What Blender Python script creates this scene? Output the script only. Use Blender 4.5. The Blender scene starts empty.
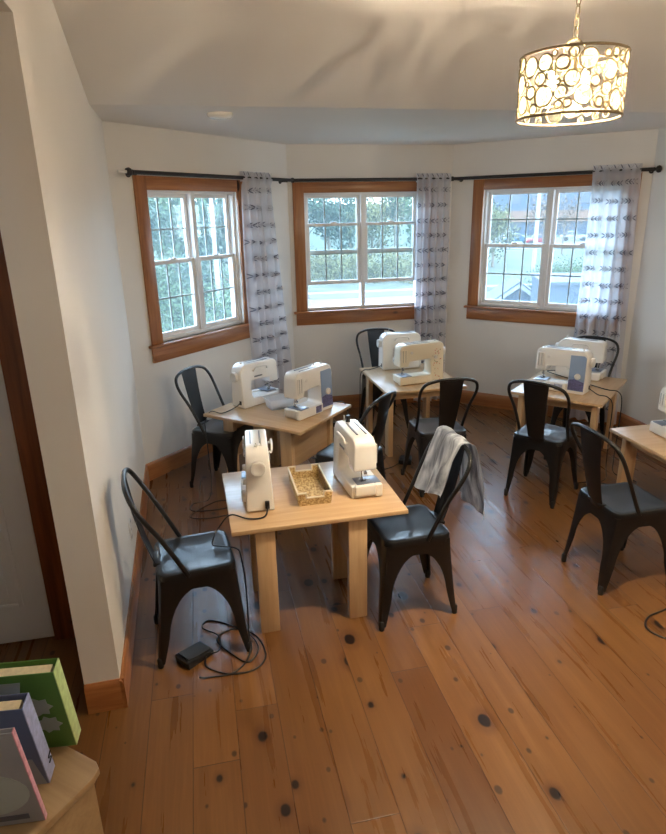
import bpy, bmesh, math, random
from mathutils import Vector, Matrix
rnd = random.Random(7)
sc = bpy.context.scene
COL = sc.collection
PI = math.pi
S, Cc = math.sin, math.cos

# ------------------------------------------------------------------ camera
F_PX, HY, CAM_H, ROLL = 610.0, 212.0, 2.1, 0.02
TH = math.atan((417 - HY) / F_PX)
R0, U0, FW = Vector((1, 0, 0)), Vector((0, S(TH), Cc(TH))), Vector((0, Cc(TH), -S(TH)))
RX = Cc(ROLL) * R0 - S(ROLL) * U0
UX = S(ROLL) * R0 + Cc(ROLL) * U0
cam_d = bpy.data.cameras.new('camera'); cam = bpy.data.objects.new('camera', cam_d); COL.objects.link(cam)
cam_d.sensor_fit = 'VERTICAL'; cam_d.sensor_height = 24.0; cam_d.lens = F_PX / 834 * 24.0
cam_d.clip_start = 0.05; cam_d.clip_end = 600
M = Matrix((RX, UX, -FW)).transposed().to_4x4(); M.translation = (0, 0, CAM_H)
cam.matrix_world = M
sc.camera = cam

def dv(az):                       # unit direction of a compass bearing (0 = straight ahead, + = to the right)
    a = math.radians(az); return Vector((S(a), Cc(a), 0))
def rz(az):                       # z rotation that points local +X along a bearing
    return math.radians(90 - az)

# ------------------------------------------------------------------ node helpers
class NT:
    def __init__(s, name):
        s.m = bpy.data.materials.new(name); s.m.use_nodes = True
        s.t = s.m.node_tree; s.t.nodes.clear()
        s.out = s.t.nodes.new('ShaderNodeOutputMaterial')
    def n(s, typ, ins=None, **kw):
        nd = s.t.nodes.new(typ)
        for k, v in kw.items(): setattr(nd, k, v)
        for k, v in (ins or {}).items():
            if hasattr(v, 'is_output'): s.t.links.new(v, nd.inputs[k])
            else: nd.inputs[k].default_value = v
        return nd
    def math(s, op, a, b=0.0, c=0.0):
        return s.n('ShaderNodeMath', {0: a, 1: b, 2: c}, operation=op).outputs[0]
    def mix(s, f, a, b, mode='MIX'):
        nd = s.n('ShaderNodeMix', {0: f, 6: a, 7: b}, data_type='RGBA', blend_type=mode); return nd.outputs[2]
    def ramp(s, f, stops):
        nd = s.n('ShaderNodeValToRGB', {0: f}); cr = nd.color_ramp
        while len(cr.elements) < len(stops): cr.elements.new(0.5)
        for e, (p, c) in zip(cr.elements, stops): e.position = p; e.color = c if len(c) == 4 else (*c, 1)
        return nd.outputs[0]
    def maprange(s, v, a, b, c=0.0, d=1.0):
        return s.n('ShaderNodeMapRange', {0: v, 1: a, 2: b, 3: c, 4: d}).outputs[0]
    def bsdf(s, **ins):
        nd = s.n('ShaderNodeBsdfPrincipled')
        for k, v in ins.items():
            k = k.replace('_', ' ')
            if hasattr(v, 'is_output'): s.t.links.new(v, nd.inputs[k])
            else: nd.inputs[k].default_value = v
        s.t.links.new(nd.outputs[0], s.out.inputs[0]); return nd
    def link(s, a, b): s.t.links.new(a, b)

def rgb(r, g, b):                 # sRGB 0-255 -> linear
    f = lambda c: (c / 12.92 if c <= 0.04045 else ((c + 0.055) / 1.055) ** 2.4)
    return (f(r / 255), f(g / 255), f(b / 255), 1.0)

def plain(name, col, rough=0.5, metal=0.0, var=0.06, scale=6.0, bump=0.0, coat=0.0, sheen=0.0):
    t = NT(name)
    tc = t.n('ShaderNodeTexCoord').outputs['Object']
    nz = t.n('ShaderNodeTexNoise', {'Vector': tc, 'Scale': scale, 'Detail': 4.0}).outputs[0]
    k = t.maprange(nz, 0.3, 0.7, 1 - var, 1 + var)
    c = t.n('ShaderNodeVectorMath', {0: col[:3], 'Scale': k}, operation='SCALE').outputs[0]
    b = t.bsdf(Base_Color=c, Roughness=rough, Metallic=metal, Coat_Weight=coat, Sheen_Weight=sheen)
    if bump:
        bp = t.n('ShaderNodeBump', {'Height': t.n('ShaderNodeTexNoise', {'Vector': tc, 'Scale': scale * 8, 'Detail': 3.0}).outputs[0], 'Strength': bump, 'Distance': 0.01})
        t.link(bp.outputs[0], b.inputs['Normal'])
    return t.m

def wood(name, axis, dark, light, rough=0.4, knots=0.5, coat=0.0, kscale=4.0, knotcol=rgb(52, 24, 12)):
    t = NT(name)
    tc = t.n('ShaderNodeTexCoord').outputs['Object']
    r = t.n('ShaderNodeObjectInfo').outputs['Random']
    off = t.n('ShaderNodeCombineXYZ', {0: t.math('MULTIPLY', r, 37.0), 1: t.math('MULTIPLY', r, 11.0), 2: t.math('MULTIPLY', r, 23.0)}).outputs[0]
    p = t.n('ShaderNodeVectorMath', {0: tc, 1: off}, operation='ADD').outputs[0]
    sc_ = {'X': (0.7, 11, 11), 'Y': (11, 0.7, 11), 'Z': (11, 11, 0.7)}[axis]
    g = t.n('ShaderNodeVectorMath', {0: p, 1: sc_}, operation='MULTIPLY').outputs[0]
    n1 = t.n('ShaderNodeTexNoise', {'Vector': g, 'Scale': 1.6, 'Detail': 5.0, 'Distortion': 0.9}).outputs[0]
    n2 = t.n('ShaderNodeTexNoise', {'Vector': g, 'Scale': 9.0, 'Detail': 3.0}).outputs[0]
    f = t.math('ADD', t.math('MULTIPLY', n1, 0.75), t.math('MULTIPLY', n2, 0.25))
    c = t.ramp(t.maprange(f, 0.32, 0.68), [(0, dark[:3]), (1, light[:3])])
    ks = {'X': (0.55, 1, 1), 'Y': (1, 0.55, 1), 'Z': (1, 1, 0.55)}[axis]
    kp = t.n('ShaderNodeVectorMath', {0: p, 1: ks}, operation='MULTIPLY').outputs[0]
    v = t.n('ShaderNodeTexVoronoi', {'Vector': kp, 'Scale': kscale})
    rr = t.n('ShaderNodeSeparateColor', {0: v.outputs['Color']}).outputs[0]
    rad = t.maprange(rr, 1 - knots, 1.0, 0.0, 0.17)
    m = t.maprange(t.math('SUBTRACT', rad, v.outputs['Distance']), 0.0, 0.06)
    c = t.mix(m, c, knotcol)
    b = t.bsdf(Base_Color=c, Roughness=rough, Coat_Weight=coat, Coat_Roughness=0.2)
    bp = t.n('ShaderNodeBump', {'Height': n2, 'Strength': 0.08, 'Distance': 0.004}); t.link(bp.outputs[0], b.inputs['Normal'])
    return t.m

MT = {}
# floor: knotty pine boards running along bearing -12
def floor_mat():
    t = NT('knotty_pine_floor')
    pos = t.n('ShaderNodeNewGeometry').outputs['Position']
    q = t.n('ShaderNodeVectorRotate', {'Vector': pos, 'Angle': math.radians(-102)}, rotation_type='Z_AXIS').outputs[0]
    sx = t.n('ShaderNodeSeparateXYZ', {0: q}); u, v = sx.outputs[0], sx.outputs[1]
    W = 0.186
    vv = t.math('DIVIDE', v, W); idx = t.math('FLOOR', vv); fr = t.math('FRACT', vv)
    wn = t.n('ShaderNodeTexWhiteNoise', {'W': idx}, noise_dimensions='1D').outputs[0]
    uu = t.math('ADD', u, t.math('MULTIPLY', wn, 9.7))
    ub = t.math('DIVIDE', uu, 1.9); bi = t.math('FLOOR', ub); bf = t.math('FRACT', ub)
    cell = t.n('ShaderNodeCombineXYZ', {0: idx, 1: bi, 2: 0.0}).outputs[0]
    wc = t.n('ShaderNodeTexWhiteNoise', {'Vector': cell}, noise_dimensions='2D'); br = wc.outputs['Value']
    bcol = t.n('ShaderNodeSeparateColor', {0: wc.outputs['Color']})
    P = t.n('ShaderNodeCombineXYZ', {0: t.math('ADD', uu, t.math('MULTIPLY', br, 31.0)), 1: v, 2: t.math('MULTIPLY', br, 5.0)}).outputs[0]
    # knots bend the grain
    kv = t.n('ShaderNodeVectorMath', {0: P, 1: (0.72, 1.0, 0.0)}, operation='MULTIPLY').outputs[0]
    vo = t.n('ShaderNodeTexVoronoi', {'Vector': kv, 'Scale': 4.0}, voronoi_dimensions='2D')
    kd, kr = vo.outputs['Distance'], t.n('ShaderNodeSeparateColor', {0: vo.outputs['Color']}).outputs[0]
    vo2 = t.n('ShaderNodeTexVoronoi', {'Vector': kv, 'Scale': 7.0}, voronoi_dimensions='2D')
    kd2, kr2 = vo2.outputs['Distance'], t.n('ShaderNodeSeparateColor', {0: vo2.outputs['Color']}).outputs[0]
    gv = t.n('ShaderNodeCombineXYZ', {0: t.math('MULTIPLY', uu, 0.8), 1: t.math('MULTIPLY', v, 13.0), 2: t.math('MULTIPLY', br, 20.0)}).outputs[0]
    n1 = t.n('ShaderNodeTexNoise', {'Vector': gv, 'Scale': 1.5, 'Detail': 6.0, 'Distortion': 0.15}).outputs[0]
    n2 = t.n('ShaderNodeTexNoise', {'Vector': gv, 'Scale': 7.0, 'Detail': 3.0}).outputs[0]
    f = t.math('ADD', t.math('MULTIPLY', n1, 0.72), t.math('MULTIPLY', n2, 0.28))
    c = t.ramp(t.maprange(f, 0.12, 0.88), [(0, rgb(84, 55, 28)[:3]), (0.5, rgb(107, 72, 38)[:3]), (1, rgb(130, 93, 53)[:3])])
    tone = t.ramp(br, [(0, (0.66, 0.58, 0.52)), (0.25, (0.86, 0.82, 0.78)), (0.7, (1.0, 1.0, 1.0)), (1, (1.16, 1.14, 1.08))])
    c = t.mix(1.0, c, tone, 'MULTIPLY')
    blot = t.n('ShaderNodeTexNoise', {'Vector': pos, 'Scale': 1.7, 'Detail': 3.0}).outputs[0]
    c = t.mix(t.maprange(blot, 0.35, 0.65, 0.25, 0.0), c, rgb(80, 44, 22))
    rad = t.maprange(kr, 0.30, 1.0, 0.0, 0.135)
    halo = t.maprange(t.math('SUBTRACT', t.math('MULTIPLY', rad, 2.2), kd), 0.0, 0.10, 0.0, 0.5)
    c = t.mix(halo, c, rgb(70, 36, 18))
    k1 = t.maprange(t.math('SUBTRACT', rad, kd), 0.0, 0.03)
    c = t.mix(k1, c, rgb(24, 13, 9))
    rad2 = t.maprange(kr2, 0.6, 1.0, 0.0, 0.12)
    k2 = t.maprange(t.math('SUBTRACT', rad2, kd2), 0.0, 0.04, 0.0, 0.85)
    c = t.mix(k2, c, rgb(36, 18, 10))
    e = t.math('ABSOLUTE', t.math('SUBTRACT', fr, 0.5)); gap = t.maprange(e, 0.487, 0.495)
    e2 = t.math('ABSOLUTE', t.math('SUBTRACT', bf, 0.5)); gap2 = t.maprange(e2, 0.4985, 0.4993)
    gp = t.math('MAXIMUM', gap, gap2)
    c = t.mix(t.math('MULTIPLY', gp, 0.75), c, rgb(44, 22, 12))
    ro = t.maprange(n1, 0.3, 0.7, 0.24, 0.38)
    b = t.bsdf(Base_Color=c, Roughness=ro, Specular_IOR_Level=0.42)
    h = t.math('SUBTRACT', t.math('MULTIPLY', n2, 0.12), gp)
    bp = t.n('ShaderNodeBump', {'Height': h, 'Strength': 0.25, 'Distance': 0.003}); t.link(bp.outputs[0], b.inputs['Normal'])
    return t.m
MT['floor'] = floor_mat()
MT['wall'] = plain('wall_paint', rgb(228, 225, 220), 0.55, var=0.015, scale=1.5, bump=0.03)
MT['ceil'] = plain('ceiling_paint', rgb(228, 224, 218), 0.6, var=0.012, scale=1.2, bump=0.02)
TD, TL = rgb(128, 74, 38), rgb(176, 118, 70)
for ax in 'XZ': MT['trim' + ax] = wood('stained_pine_' + ax.lower(), ax, TD, TL, 0.35, 0.35, 0.2, 5.0)
BD, BL = rgb(182, 148, 110), rgb(204, 174, 136)
for ax in 'XYZ': MT['table' + ax] = wood('pale_pine_' + ax.lower(), ax, BD, BL, 0.3, 0.22, 0.35, 4.5, rgb(110, 62, 34))
MT['doorcasing'] = wood('dark_stained_pine', 'Z', rgb(92, 46, 22), rgb(140, 78, 40), 0.35, 0.5, 0.2, 5.0)
MT['crate'] = wood('worn_blond_wood', 'X', rgb(132, 104, 72), rgb(158, 130, 94), 0.45, 0.25, 0.1, 6.0, rgb(88, 78, 44))
MT['vinyl'] = plain('white_vinyl', rgb(232, 232, 232), 0.35, var=0.01)
MT['grille'] = plain('grey_white_muntin', rgb(200, 206, 212), 0.4, var=0.01)
MT['white'] = plain('white_enamel_plastic', rgb(238, 236, 232), 0.22, var=0.01, coat=0.3)
MT['cream'] = plain('cream_plastic', rgb(236, 228, 208), 0.28, var=0.01, coat=0.2)
MT['offwhite'] = plain('off_white_plastic', rgb(222, 220, 216), 0.35, var=0.01)
MT['chair'] = plain('dark_gunmetal_lacquer', rgb(15, 15, 17), 0.38, metal=0.2, var=0.2, scale=9, coat=0.2)
MT['rubber'] = plain('black_rubber', rgb(24, 24, 25), 0.6)
MT['black'] = plain('black_plastic', rgb(22, 22, 24), 0.4)
MT['rod'] = plain('dark_bronze', rgb(54, 50, 50), 0.4, metal=0.5)
MT['steel'] = plain('steel', rgb(180, 180, 182), 0.25, metal=1.0)
MT['bronze'] = plain('antique_bronze', rgb(120, 104, 78), 0.45, metal=0.5)
MT['panelblue'] = plain('blue_grey_panel', rgb(142, 164, 196), 0.35, var=0.08)
MT['navy'] = plain('violet_print', rgb(92, 92, 132), 0.4, var=0.35, scale=60)
MT['greyblue'] = plain('grey_blue_print', rgb(152, 158, 182), 0.4, var=0.3, scale=70)
MT['darkprint'] = plain('dark_grey_print', rgb(90, 92, 104), 0.5)
MT['plategrey'] = plain('brushed_needle_plate', rgb(132, 140, 156), 0.3, metal=0.6)
MT['orange'] = plain('orange_print', rgb(206, 128, 84), 0.5)
MT['olive'] = plain('olive_print', rgb(150, 150, 110), 0.5)
MT['red'] = plain('red_print', rgb(190, 60, 60), 0.5)
MT['slot'] = plain('grey_slot', rgb(120, 122, 128), 0.5)

def mixmat(name, col, transp, transl, rough=0.3, gloss=0.05):
    t = NT(name)
    tr = t.n('ShaderNodeBsdfTransparent', {0: (1, 1, 1, 1)}); tl = t.n('ShaderNodeBsdfTranslucent', {0: col}); df = t.n('ShaderNodeBsdfDiffuse', {0: col})
    gl = t.n('ShaderNodeBsdfGlossy', {0: (1, 1, 1, 1), 'Roughness': rough})
    a = t.n('ShaderNodeMixShader', {0: transl, 1: df.outputs[0], 2: tl.outputs[0]})
    b = t.n('ShaderNodeMixShader', {0: transp, 1: a.outputs[0], 2: tr.outputs[0]})
    c = t.n('ShaderNodeMixShader', {0: gloss, 1: b.outputs[0], 2: gl.outputs[0]})
    t.link(c.outputs[0], t.out.inputs[0]); return t.m
MT['sheer'] = mixmat('sheer_voile', rgb(240, 241, 248), 0.27, 0.62, gloss=0.0)
MT['leafprint'] = mixmat('grey_leaf_print', rgb(128, 130, 146), 0.15, 0.35, gloss=0.0)
MT['disc'] = mixmat('ribbed_glass', (0.15, 0.138, 0.09, 1), 0.5, 0.7, 0.15, 0.05)
MT['screen'] = mixmat('insect_mesh', rgb(130, 144, 150), 0.86, 0.6, gloss=0.0)
MT['clear'] = mixmat('clear_plastic', rgb(236, 240, 246), 0.42, 0.5, 0.1, 0.12)
MT['sleeve'] = mixmat('clear_film', rgb(226, 220, 220), 0.7, 0.3, 0.15, 0.10)
def glass():
    t = NT('window_glass')
    bk = t.n('ShaderNodeNewGeometry').outputs['Backfacing']; fr = t.n('ShaderNodeFresnel', {0: t.maprange(bk, 0.0, 1.0, 1.45, 1 / 1.45)}).outputs[0]
    tr = t.n('ShaderNodeBsdfTransparent', {0: (0.93, 0.97, 0.97, 1)}); gl = t.n('ShaderNodeBsdfGlossy', {'Roughness': 0.02})
    a = t.n('ShaderNodeMixShader', {0: fr, 1: tr.outputs[0], 2: gl.outputs[0]})
    t.link(a.outputs[0], t.out.inputs[0]); return t.m
MT['glass'] = glass()
def emit(name, col, st):
    t = NT(name); e = t.n('ShaderNodeEmission', {0: col, 1: st}); t.link(e.outputs[0], t.out.inputs[0]); return t.m
MT['bulb'] = emit('lit_bulb', (1.0, 0.80, 0.50, 1), 14.0)

def fleece():
    t = NT('grey_marbled_fleece')
    tc = t.n('ShaderNodeTexCoord').outputs['Object']
    w = t.n('ShaderNodeTexNoise', {'Vector': t.n('ShaderNodeVectorMath', {0: tc, 1: (9, 20, 5)}, operation='MULTIPLY').outputs[0], 'Scale': 1.0, 'Detail': 4.0, 'Distortion': 1.0}).outputs[0]
    c = t.ramp(t.maprange(w, 0.33, 0.68), [(0, rgb(104, 109, 124)[:3]), (0.45, rgb(170, 176, 188)[:3]), (1, rgb(226, 229, 234)[:3])])
    b = t.bsdf(Base_Color=c, Roughness=0.95, Sheen_Weight=0.4)
    bp = t.n('ShaderNodeBump', {'Height': t.n('ShaderNodeTexNoise', {'Vector': tc, 'Scale': 140.0, 'Detail': 3.0}).outputs[0], 'Strength': 0.5, 'Distance': 0.006}); t.link(bp.outputs[0], b.inputs['Normal'])
    return t.m
MT['fleece'] = fleece()
def weave():
    t = NT('woven_seagrass')
    tc = t.n('ShaderNodeTexCoord').outputs['Object']
    ck = t.n('ShaderNodeTexNoise', {'Vector': t.n('ShaderNodeVectorMath', {0: tc, 1: (90, 45, 120)}, operation='MULTIPLY').outputs[0], 'Scale': 1.0, 'Detail': 2.0}).outputs[0]; ck = t.maprange(ck, .35, .65)
    c = t.mix(ck, rgb(150, 120, 72), rgb(214, 190, 140))
    b = t.bsdf(Base_Color=c, Roughness=0.7)
    bp = t.n('ShaderNodeBump', {'Height': ck, 'Strength': 0.4, 'Distance': 0.004}); t.link(bp.outputs[0], b.inputs['Normal'])
    return t.m
MT['weave'] = weave()
MT['basketrim'] = plain('pale_basket_edge', rgb(222, 212, 188), 0.6)
MT['stripe'] = plain('brown_stripe', rgb(96, 74, 46), 0.7)

# ------------------------------------------------------------------ mesh helpers
class MB:
    def __init__(s): s.b = bmesh.new(); s.mi = 0
    def face(s, vs):
        try: f = s.b.faces.new(vs); f.material_index = s.mi; return f
        except ValueError: return None
    def box(s, lo, hi, bev=0.0, mtx=None, seg=2):
        x0, y0, z0 = lo; x1, y1, z1 = hi
        v = [s.b.verts.new(p) for p in ((x0,y0,z0),(x1,y0,z0),(x1,y1,z0),(x0,y1,z0),(x0,y0,z1),(x1,y0,z1),(x1,y1,z1),(x0,y1,z1))]
        fs = [s.face([v[i] for i in q]) for q in ((0,3,2,1),(4,5,6,7),(0,1,5,4),(1,2,6,5),(2,3,7,6),(3,0,4,7))]
        vs = v
        if bev > 0:
            es = list({e for f in fs for e in f.edges})
            r = bmesh.ops.bevel(s.b, geom=es, offset=bev, segments=seg, affect='EDGES', profile=0.5, material=-1)
            vs = list({vv for f in r['faces'] for vv in f.verts} | {x for x in v if x.is_valid})
            for f in r['faces']: f.material_index = s.mi
        if mtx: bmesh.ops.transform(s.b, matrix=mtx, verts=vs)
        return s
    def prism(s, pts, axis, a, b, bev=0.0, seg=2):      # polygon in the plane normal to axis, extruded a..b
        def P(p, t): return {'X': (t, p[0], p[1]), 'Y': (p[0], t, p[1]), 'Z': (p[0], p[1], t)}[axis]
        A = [s.b.verts.new(P(p, a)) for p in pts]; B = [s.b.verts.new(P(p, b)) for p in pts]
        n = len(pts); fs = [s.face(A[::-1]), s.face(B)]
        for i in range(n): fs.append(s.face([A[i], A[(i+1) % n], B[(i+1) % n], B[i]]))
        fs = [f for f in fs if f]
        if bev > 0:
            caps = list({e for f in fs[:2] for e in f.edges})
            r = bmesh.ops.bevel(s.b, geom=caps, offset=bev, segments=seg, affect='EDGES', profile=0.5, material=-1)
            for f in r['faces']: f.material_index = s.mi
        return s
    def slab(s, pts, a, b, bev, seg=3):     # outline in XZ extruded along Y, rounded rims, any concave outline
        P = [Vector((p[0], p[1])) for i, p in enumerate(pts) if math.dist(p, pts[i-1]) > 1e-5]; n = len(P)
        ar = sum(P[i].x * P[(i+1) % n].y - P[(i+1) % n].x * P[i].y for i in range(n))
        sg = 1 if ar > 0 else -1; off_ = []
        for i in range(n):
            d0 = (P[i] - P[i-1]).normalized(); d1 = (P[(i+1) % n] - P[i]).normalized()
            n0 = Vector((-d0.y, d0.x)) * sg; n1 = Vector((-d1.y, d1.x)) * sg
            k = n0 + n1; off_.append(k / max(.5, k.dot(n0)) if k.length > 1e-6 else n0)
        rings = []
        for k in range(seg + 1):
            t = math.radians(90 * k / seg); rings.append((bev * (1 - S(t)), a + bev * (1 - Cc(t))))
        rings += [(i_, b - (y_ - a)) for i_, y_ in rings[::-1]]
        R_ = [[s.b.verts.new((P[i].x + off_[i].x * i_, y_, P[i].y + off_[i].y * i_)) for i in range(n)] for i_, y_ in rings]
        for A_, B_ in zip(R_, R_[1:]):
            for i in range(n): s.face([A_[i], A_[(i+1) % n], B_[(i+1) % n], B_[i]])
        caps = [s.face(R_[0][::-1]), s.face(R_[-1])]
        for f in caps: f.normal_update()
        bmesh.ops.triangulate(s.b, faces=caps, ngon_method='EAR_CLIP')
        return s
    def tube(s, pts, r, n=8, closed=False, cap=True):
        pts = [Vector(p) for p in pts]; k = len(pts); rings = []
        rr = r if isinstance(r, (list, tuple)) else [r] * k
        up = None
        for i in range(k):
            a = pts[(i-1) % k] if (closed or i > 0) else pts[i]; b = pts[(i+1) % k] if (closed or i < k-1) else pts[i]
            d = (b - a).normalized()
            if up is None:
                up = Vector((0,0,1)) if abs(d.z) < 0.9 else Vector((1,0,0))
            sd = d.cross(up); sd = sd.normalized() if sd.length > 1e-6 else d.orthogonal().normalized(); up = sd.cross(d).normalized()
            rings.append([s.b.verts.new(pts[i] + rr[i] * (Cc(2*PI*j/n) * sd + S(2*PI*j/n) * up)) for j in range(n)])
        for i in range(k if closed else k - 1):
            A, B = rings[i], rings[(i+1) % k]
            for j in range(n): s.face([A[j], A[(j+1) % n], B[(j+1) % n], B[j]])
        if cap and not closed: s.face(rings[0][::-1]); s.face(rings[-1])
        return s
    def lathe(s, prof, n=20, mtx=None):                  # (r, z) pairs about Z
        rings = []; new = []
        for r, z in prof:
            if r < 1e-5: v = s.b.verts.new((0,0,z)); rings.append([v]); new.append(v)
            else:
                q = [s.b.verts.new((r*Cc(2*PI*j/n), r*S(2*PI*j/n), z)) for j in range(n)]; rings.append(q); new += q
        for A, B in zip(rings, rings[1:]):
            for j in range(n):
                if len(A) == 1 and len(B) == 1: continue
                if len(A) == 1: s.face([A[0], B[j], B[(j+1) % n]])
                elif len(B) == 1: s.face([A[j], A[(j+1) % n], B[0]])
                else: s.face([A[j], A[(j+1) % n], B[(j+1) % n], B[j]])
        if len(rings[0]) > 1: s.face(rings[0][::-1])
        if len(rings[-1]) > 1: s.face(rings[-1])
        if mtx: bmesh.ops.transform(s.b, matrix=mtx, verts=new)
        return s
    def grid(s, nu, nv, fn):
        g = [[s.b.verts.new(fn(i/nu, j/nv)) for j in range(nv+1)] for i in range(nu+1)]
        for i in range(nu):
            for j in range(nv): s.face([g[i][j], g[i+1][j], g[i+1][j+1], g[i][j+1]])
        return s
    def solid(s, th): bmesh.ops.solidify(s.b, geom=s.b.faces[:], thickness=th); return s
    def build(s, name, mats, parent=None, loc=None, rot=None, sharp=0.7, recalc=True):
        if recalc: bmesh.ops.recalc_face_normals(s.b, faces=s.b.faces[:])
        for f in s.b.faces: f.smooth = True
        for e in s.b.edges: e.smooth = (len(e.link_faces) == 2 and e.calc_face_angle(0) < sharp)
        me = bpy.data.meshes.new(name); s.b.to_mesh(me); s.b.free()
        for m in (mats if isinstance(mats, (list, tuple)) else [mats]): me.materials.append(MT[m] if isinstance(m, str) else m)
        o = bpy.data.objects.new(name, me); COL.objects.link(o)
        if parent: o.parent = parent
        if loc is not None: o.location = loc
        if rot is not None: o.rotation_euler = (0, 0, rot)
        return o

def tag(o, label=None, cat=None, group=None, kind=None):
    if label: o['label'] = label
    if cat: o['category'] = cat
    if group: o['group'] = group
    if kind: o['kind'] = kind
    return o
def empty(name, loc, rot=0.0):
    o = bpy.data.objects.new(name, None); COL.objects.link(o); o.location = loc; o.rotation_euler = (0, 0, rot)
    o.empty_display_size = 0.1; return o
KIDS = {}
def copy_tree(o, parent=None):
    c = o.copy(); COL.objects.link(c)
    if parent: c.parent = parent
    for ch in list(o.children): copy_tree(ch, c)
    return c
def catmull(pts, k=6):
    pts = [Vector(p) for p in pts]; out = []
    for i in range(len(pts) - 1):
        p0, p1, p2, p3 = pts[max(i-1, 0)], pts[i], pts[i+1], pts[min(i+2, len(pts)-1)]
        for j in range(k):
            t = j / k
            out.append(0.5 * ((2*p1) + (p2-p0)*t + (2*p0-5*p1+4*p2-p3)*t*t + (3*p1-p0-3*p2+p3)*t**3))
    out.append(pts[-1]); return out
def rotmat(axis, deg): return Matrix.Rotation(math.radians(deg), 4, axis)
def T(x, y, z): return Matrix.Translation((x, y, z))

# ------------------------------------------------------------------ room shell
CZ = 2.73
C0 = Vector((-1.56, 4.669, 0)); C1 = Vector((-0.405, 6.447, 0)); C2 = Vector((1.292, 6.808, 0)); C3 = Vector((2.871, 5.782, 0))
L0E = Vector((-0.973, 2.211, 0))                       # end of the left wall (its corner beside the doorway)
azL0 = math.degrees(math.atan2((C0 - L0E).x, (C0 - L0E).y))
def az_of(a, b): d = b - a; return math.degrees(math.atan2(d.x, d.y))
TH_W = 0.15
BACKY = -2.6
R3 = C3 + dv(168) * 9.0
L0B = C0 - dv(azL0) * 7.6                               # left wall line continued towards the camera
# floor
f = MB(); f.box((-6, BACKY - .2, -0.12), (6, 7.4, 0)); tag(f.build('floor', 'floor'), kind='structure')

def wall(name, a, b, z1, hole=None, mat='wall', extra=(0.0, 0.0)):
    """wall slab from a to b; room on the right-hand side of a->b is the +bearing+90 side; local X along, Y outward"""
    az = az_of(a, b); L = (b - a).length; m = MB(); e0, e1 = extra
    if hole is None: m.box((-e0, 0, 0), (L + e1, TH_W, z1))
    else:
        s0, s1, h0, h1 = hole
        # one closed ring: front, back and the four reveals
        def ring(y): return [m.b.verts.new(p) for p in ((-e0,y,0),(L+e1,y,0),(L+e1,y,z1),(-e0,y,z1))], [m.b.verts.new(p) for p in ((s0,y,h0),(s1,y,h0),(s1,y,h1),(s0,y,h1))]
        (oa, ia), (ob, ib) = ring(0), ring(TH_W)
        for k in range(4):
            j = (k + 1) % 4
            m.face([oa[k], oa[j], ia[j], ia[k]]); m.face([ob[j], ob[k], ib[k], ib[j]])
            m.face([oa[j], oa[k], ob[k], ob[j]]); m.face([ia[k], ia[j], ib[j], ib[k]])
    return tag(m.build(name, mat, loc=a, rot=rz(az), sharp=0.3), kind='structure')

WIN = [  # wall start, bearing, casing s0, s1
    (C0, 33.0, 0.205, 1.46), (C1, az_of(C1, C2), 0.046, 1.51), (C2, az_of(C2, C3), 0.24, 1.80)]
ZO0, ZO1, ZC0, ZC1 = 1.11, 2.285, 0.965, 2.385
CW = 0.112
names = ['wall_bay_left', 'wall_bay_middle', 'wall_bay_right']
for nm, (a, az, s0, s1), b in zip(names, WIN, (C1, C2, C3)):
    wall(nm, a, b, CZ + .03, (s0 + CW, s1 - CW, ZO0, ZO1))
# left wall: solid up to its corner, then a header over the doorway opening
wall('wall_left', L0E, C0, 4.6)
hd = MB(); L = (L0E - L0B).length
hd.box((0, 0, 2.71), (L, TH_W, 4.6))
tag(hd.build('wall_left_header', 'wall', loc=L0B, rot=rz(azL0), sharp=0.3), kind='structure')
wall('wall_right', C3, R3, 4.9)
# flat bay ceiling and the slope that rises from its edge back over the room
E0 = Vector((-1.407, 4.007, CZ)); ED = dv(78); EP = dv(168)
SL = 0.285
m = MB()
pts = [E0 - ED * 0.5, E0 + ED * 5.2, Vector((C3.x + .9, C3.y + .6, CZ)), Vector((C2.x + .1, C2.y + .3, CZ)), Vector((C1.x - .1, C1.y + .3, CZ)), Vector((C0.x - .3, C0.y + .1, CZ))]
m.prism([(p.x, p.y) for p in pts], 'Z', CZ, CZ + 0.1)
tag(m.build('ceiling', 'ceil', sharp=0.3), kind='structure')
m = MB()
A = [E0 - ED * 0.6, E0 + ED * 5.6]
B = [A[0] + EP * 7.4 + Vector((0, 0, 7.4 * SL)), A[1] + EP * 7.4 + Vector((0, 0, 7.4 * SL))]
up = Vector((0, 0, 0.1))
v = [m.b.verts.new(p) for p in (A[0], A[1], B[1], B[0], A[0]+up, A[1]+up, B[1]+up, B[0]+up)]
for q in ((0,3,2,1),(4,5,6,7),(0,1,5,4),(1,2,6,5),(2,3,7,6),(3,0,4,7)): m.face([v[i] for i in q])
tag(m.build('ceiling_slope', 'ceil', sharp=0.3), kind='structure')
# far end of the room behind the viewpoint
m = MB(); m.box((-4.6, BACKY-.15, 0), (5.5, BACKY, 5.2))
tag(m.build('wall_back', 'wall', sharp=0.3), kind='structure')

# baseboards
def base(name, a, b, e0=0.0, e1=0.0):
    az = az_of(a, b); L = (b - a).length; m = MB()
    m.prism([(0.0, 0), (-0.018, 0), (-0.018, 0.125), (-0.012, 0.14), (-0.006, 0.15), (0.0, 0.15)], 'X', -e0, L + e1)
    return tag(m.build(name, 'trimX', loc=a, rot=rz(az), sharp=0.5), kind='structure')
base('baseboard_left', L0E, C0, 0.018, -0.002); base('baseboard_bay_left', C0, C1, -0.004, -0.004); base('baseboard_bay_middle', C1, C2, -0.004, -0.004)
base('baseboard_bay_right', C2, C3, -0.004, -0.004); base('baseboard_right', C3, R3, -0.004)
# baseboard returning round the end of the left wall
nrm = dv(azL0 - 90)
base('baseboard_return', L0E + nrm * TH_W, L0E, 0.0, 0.018)

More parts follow.
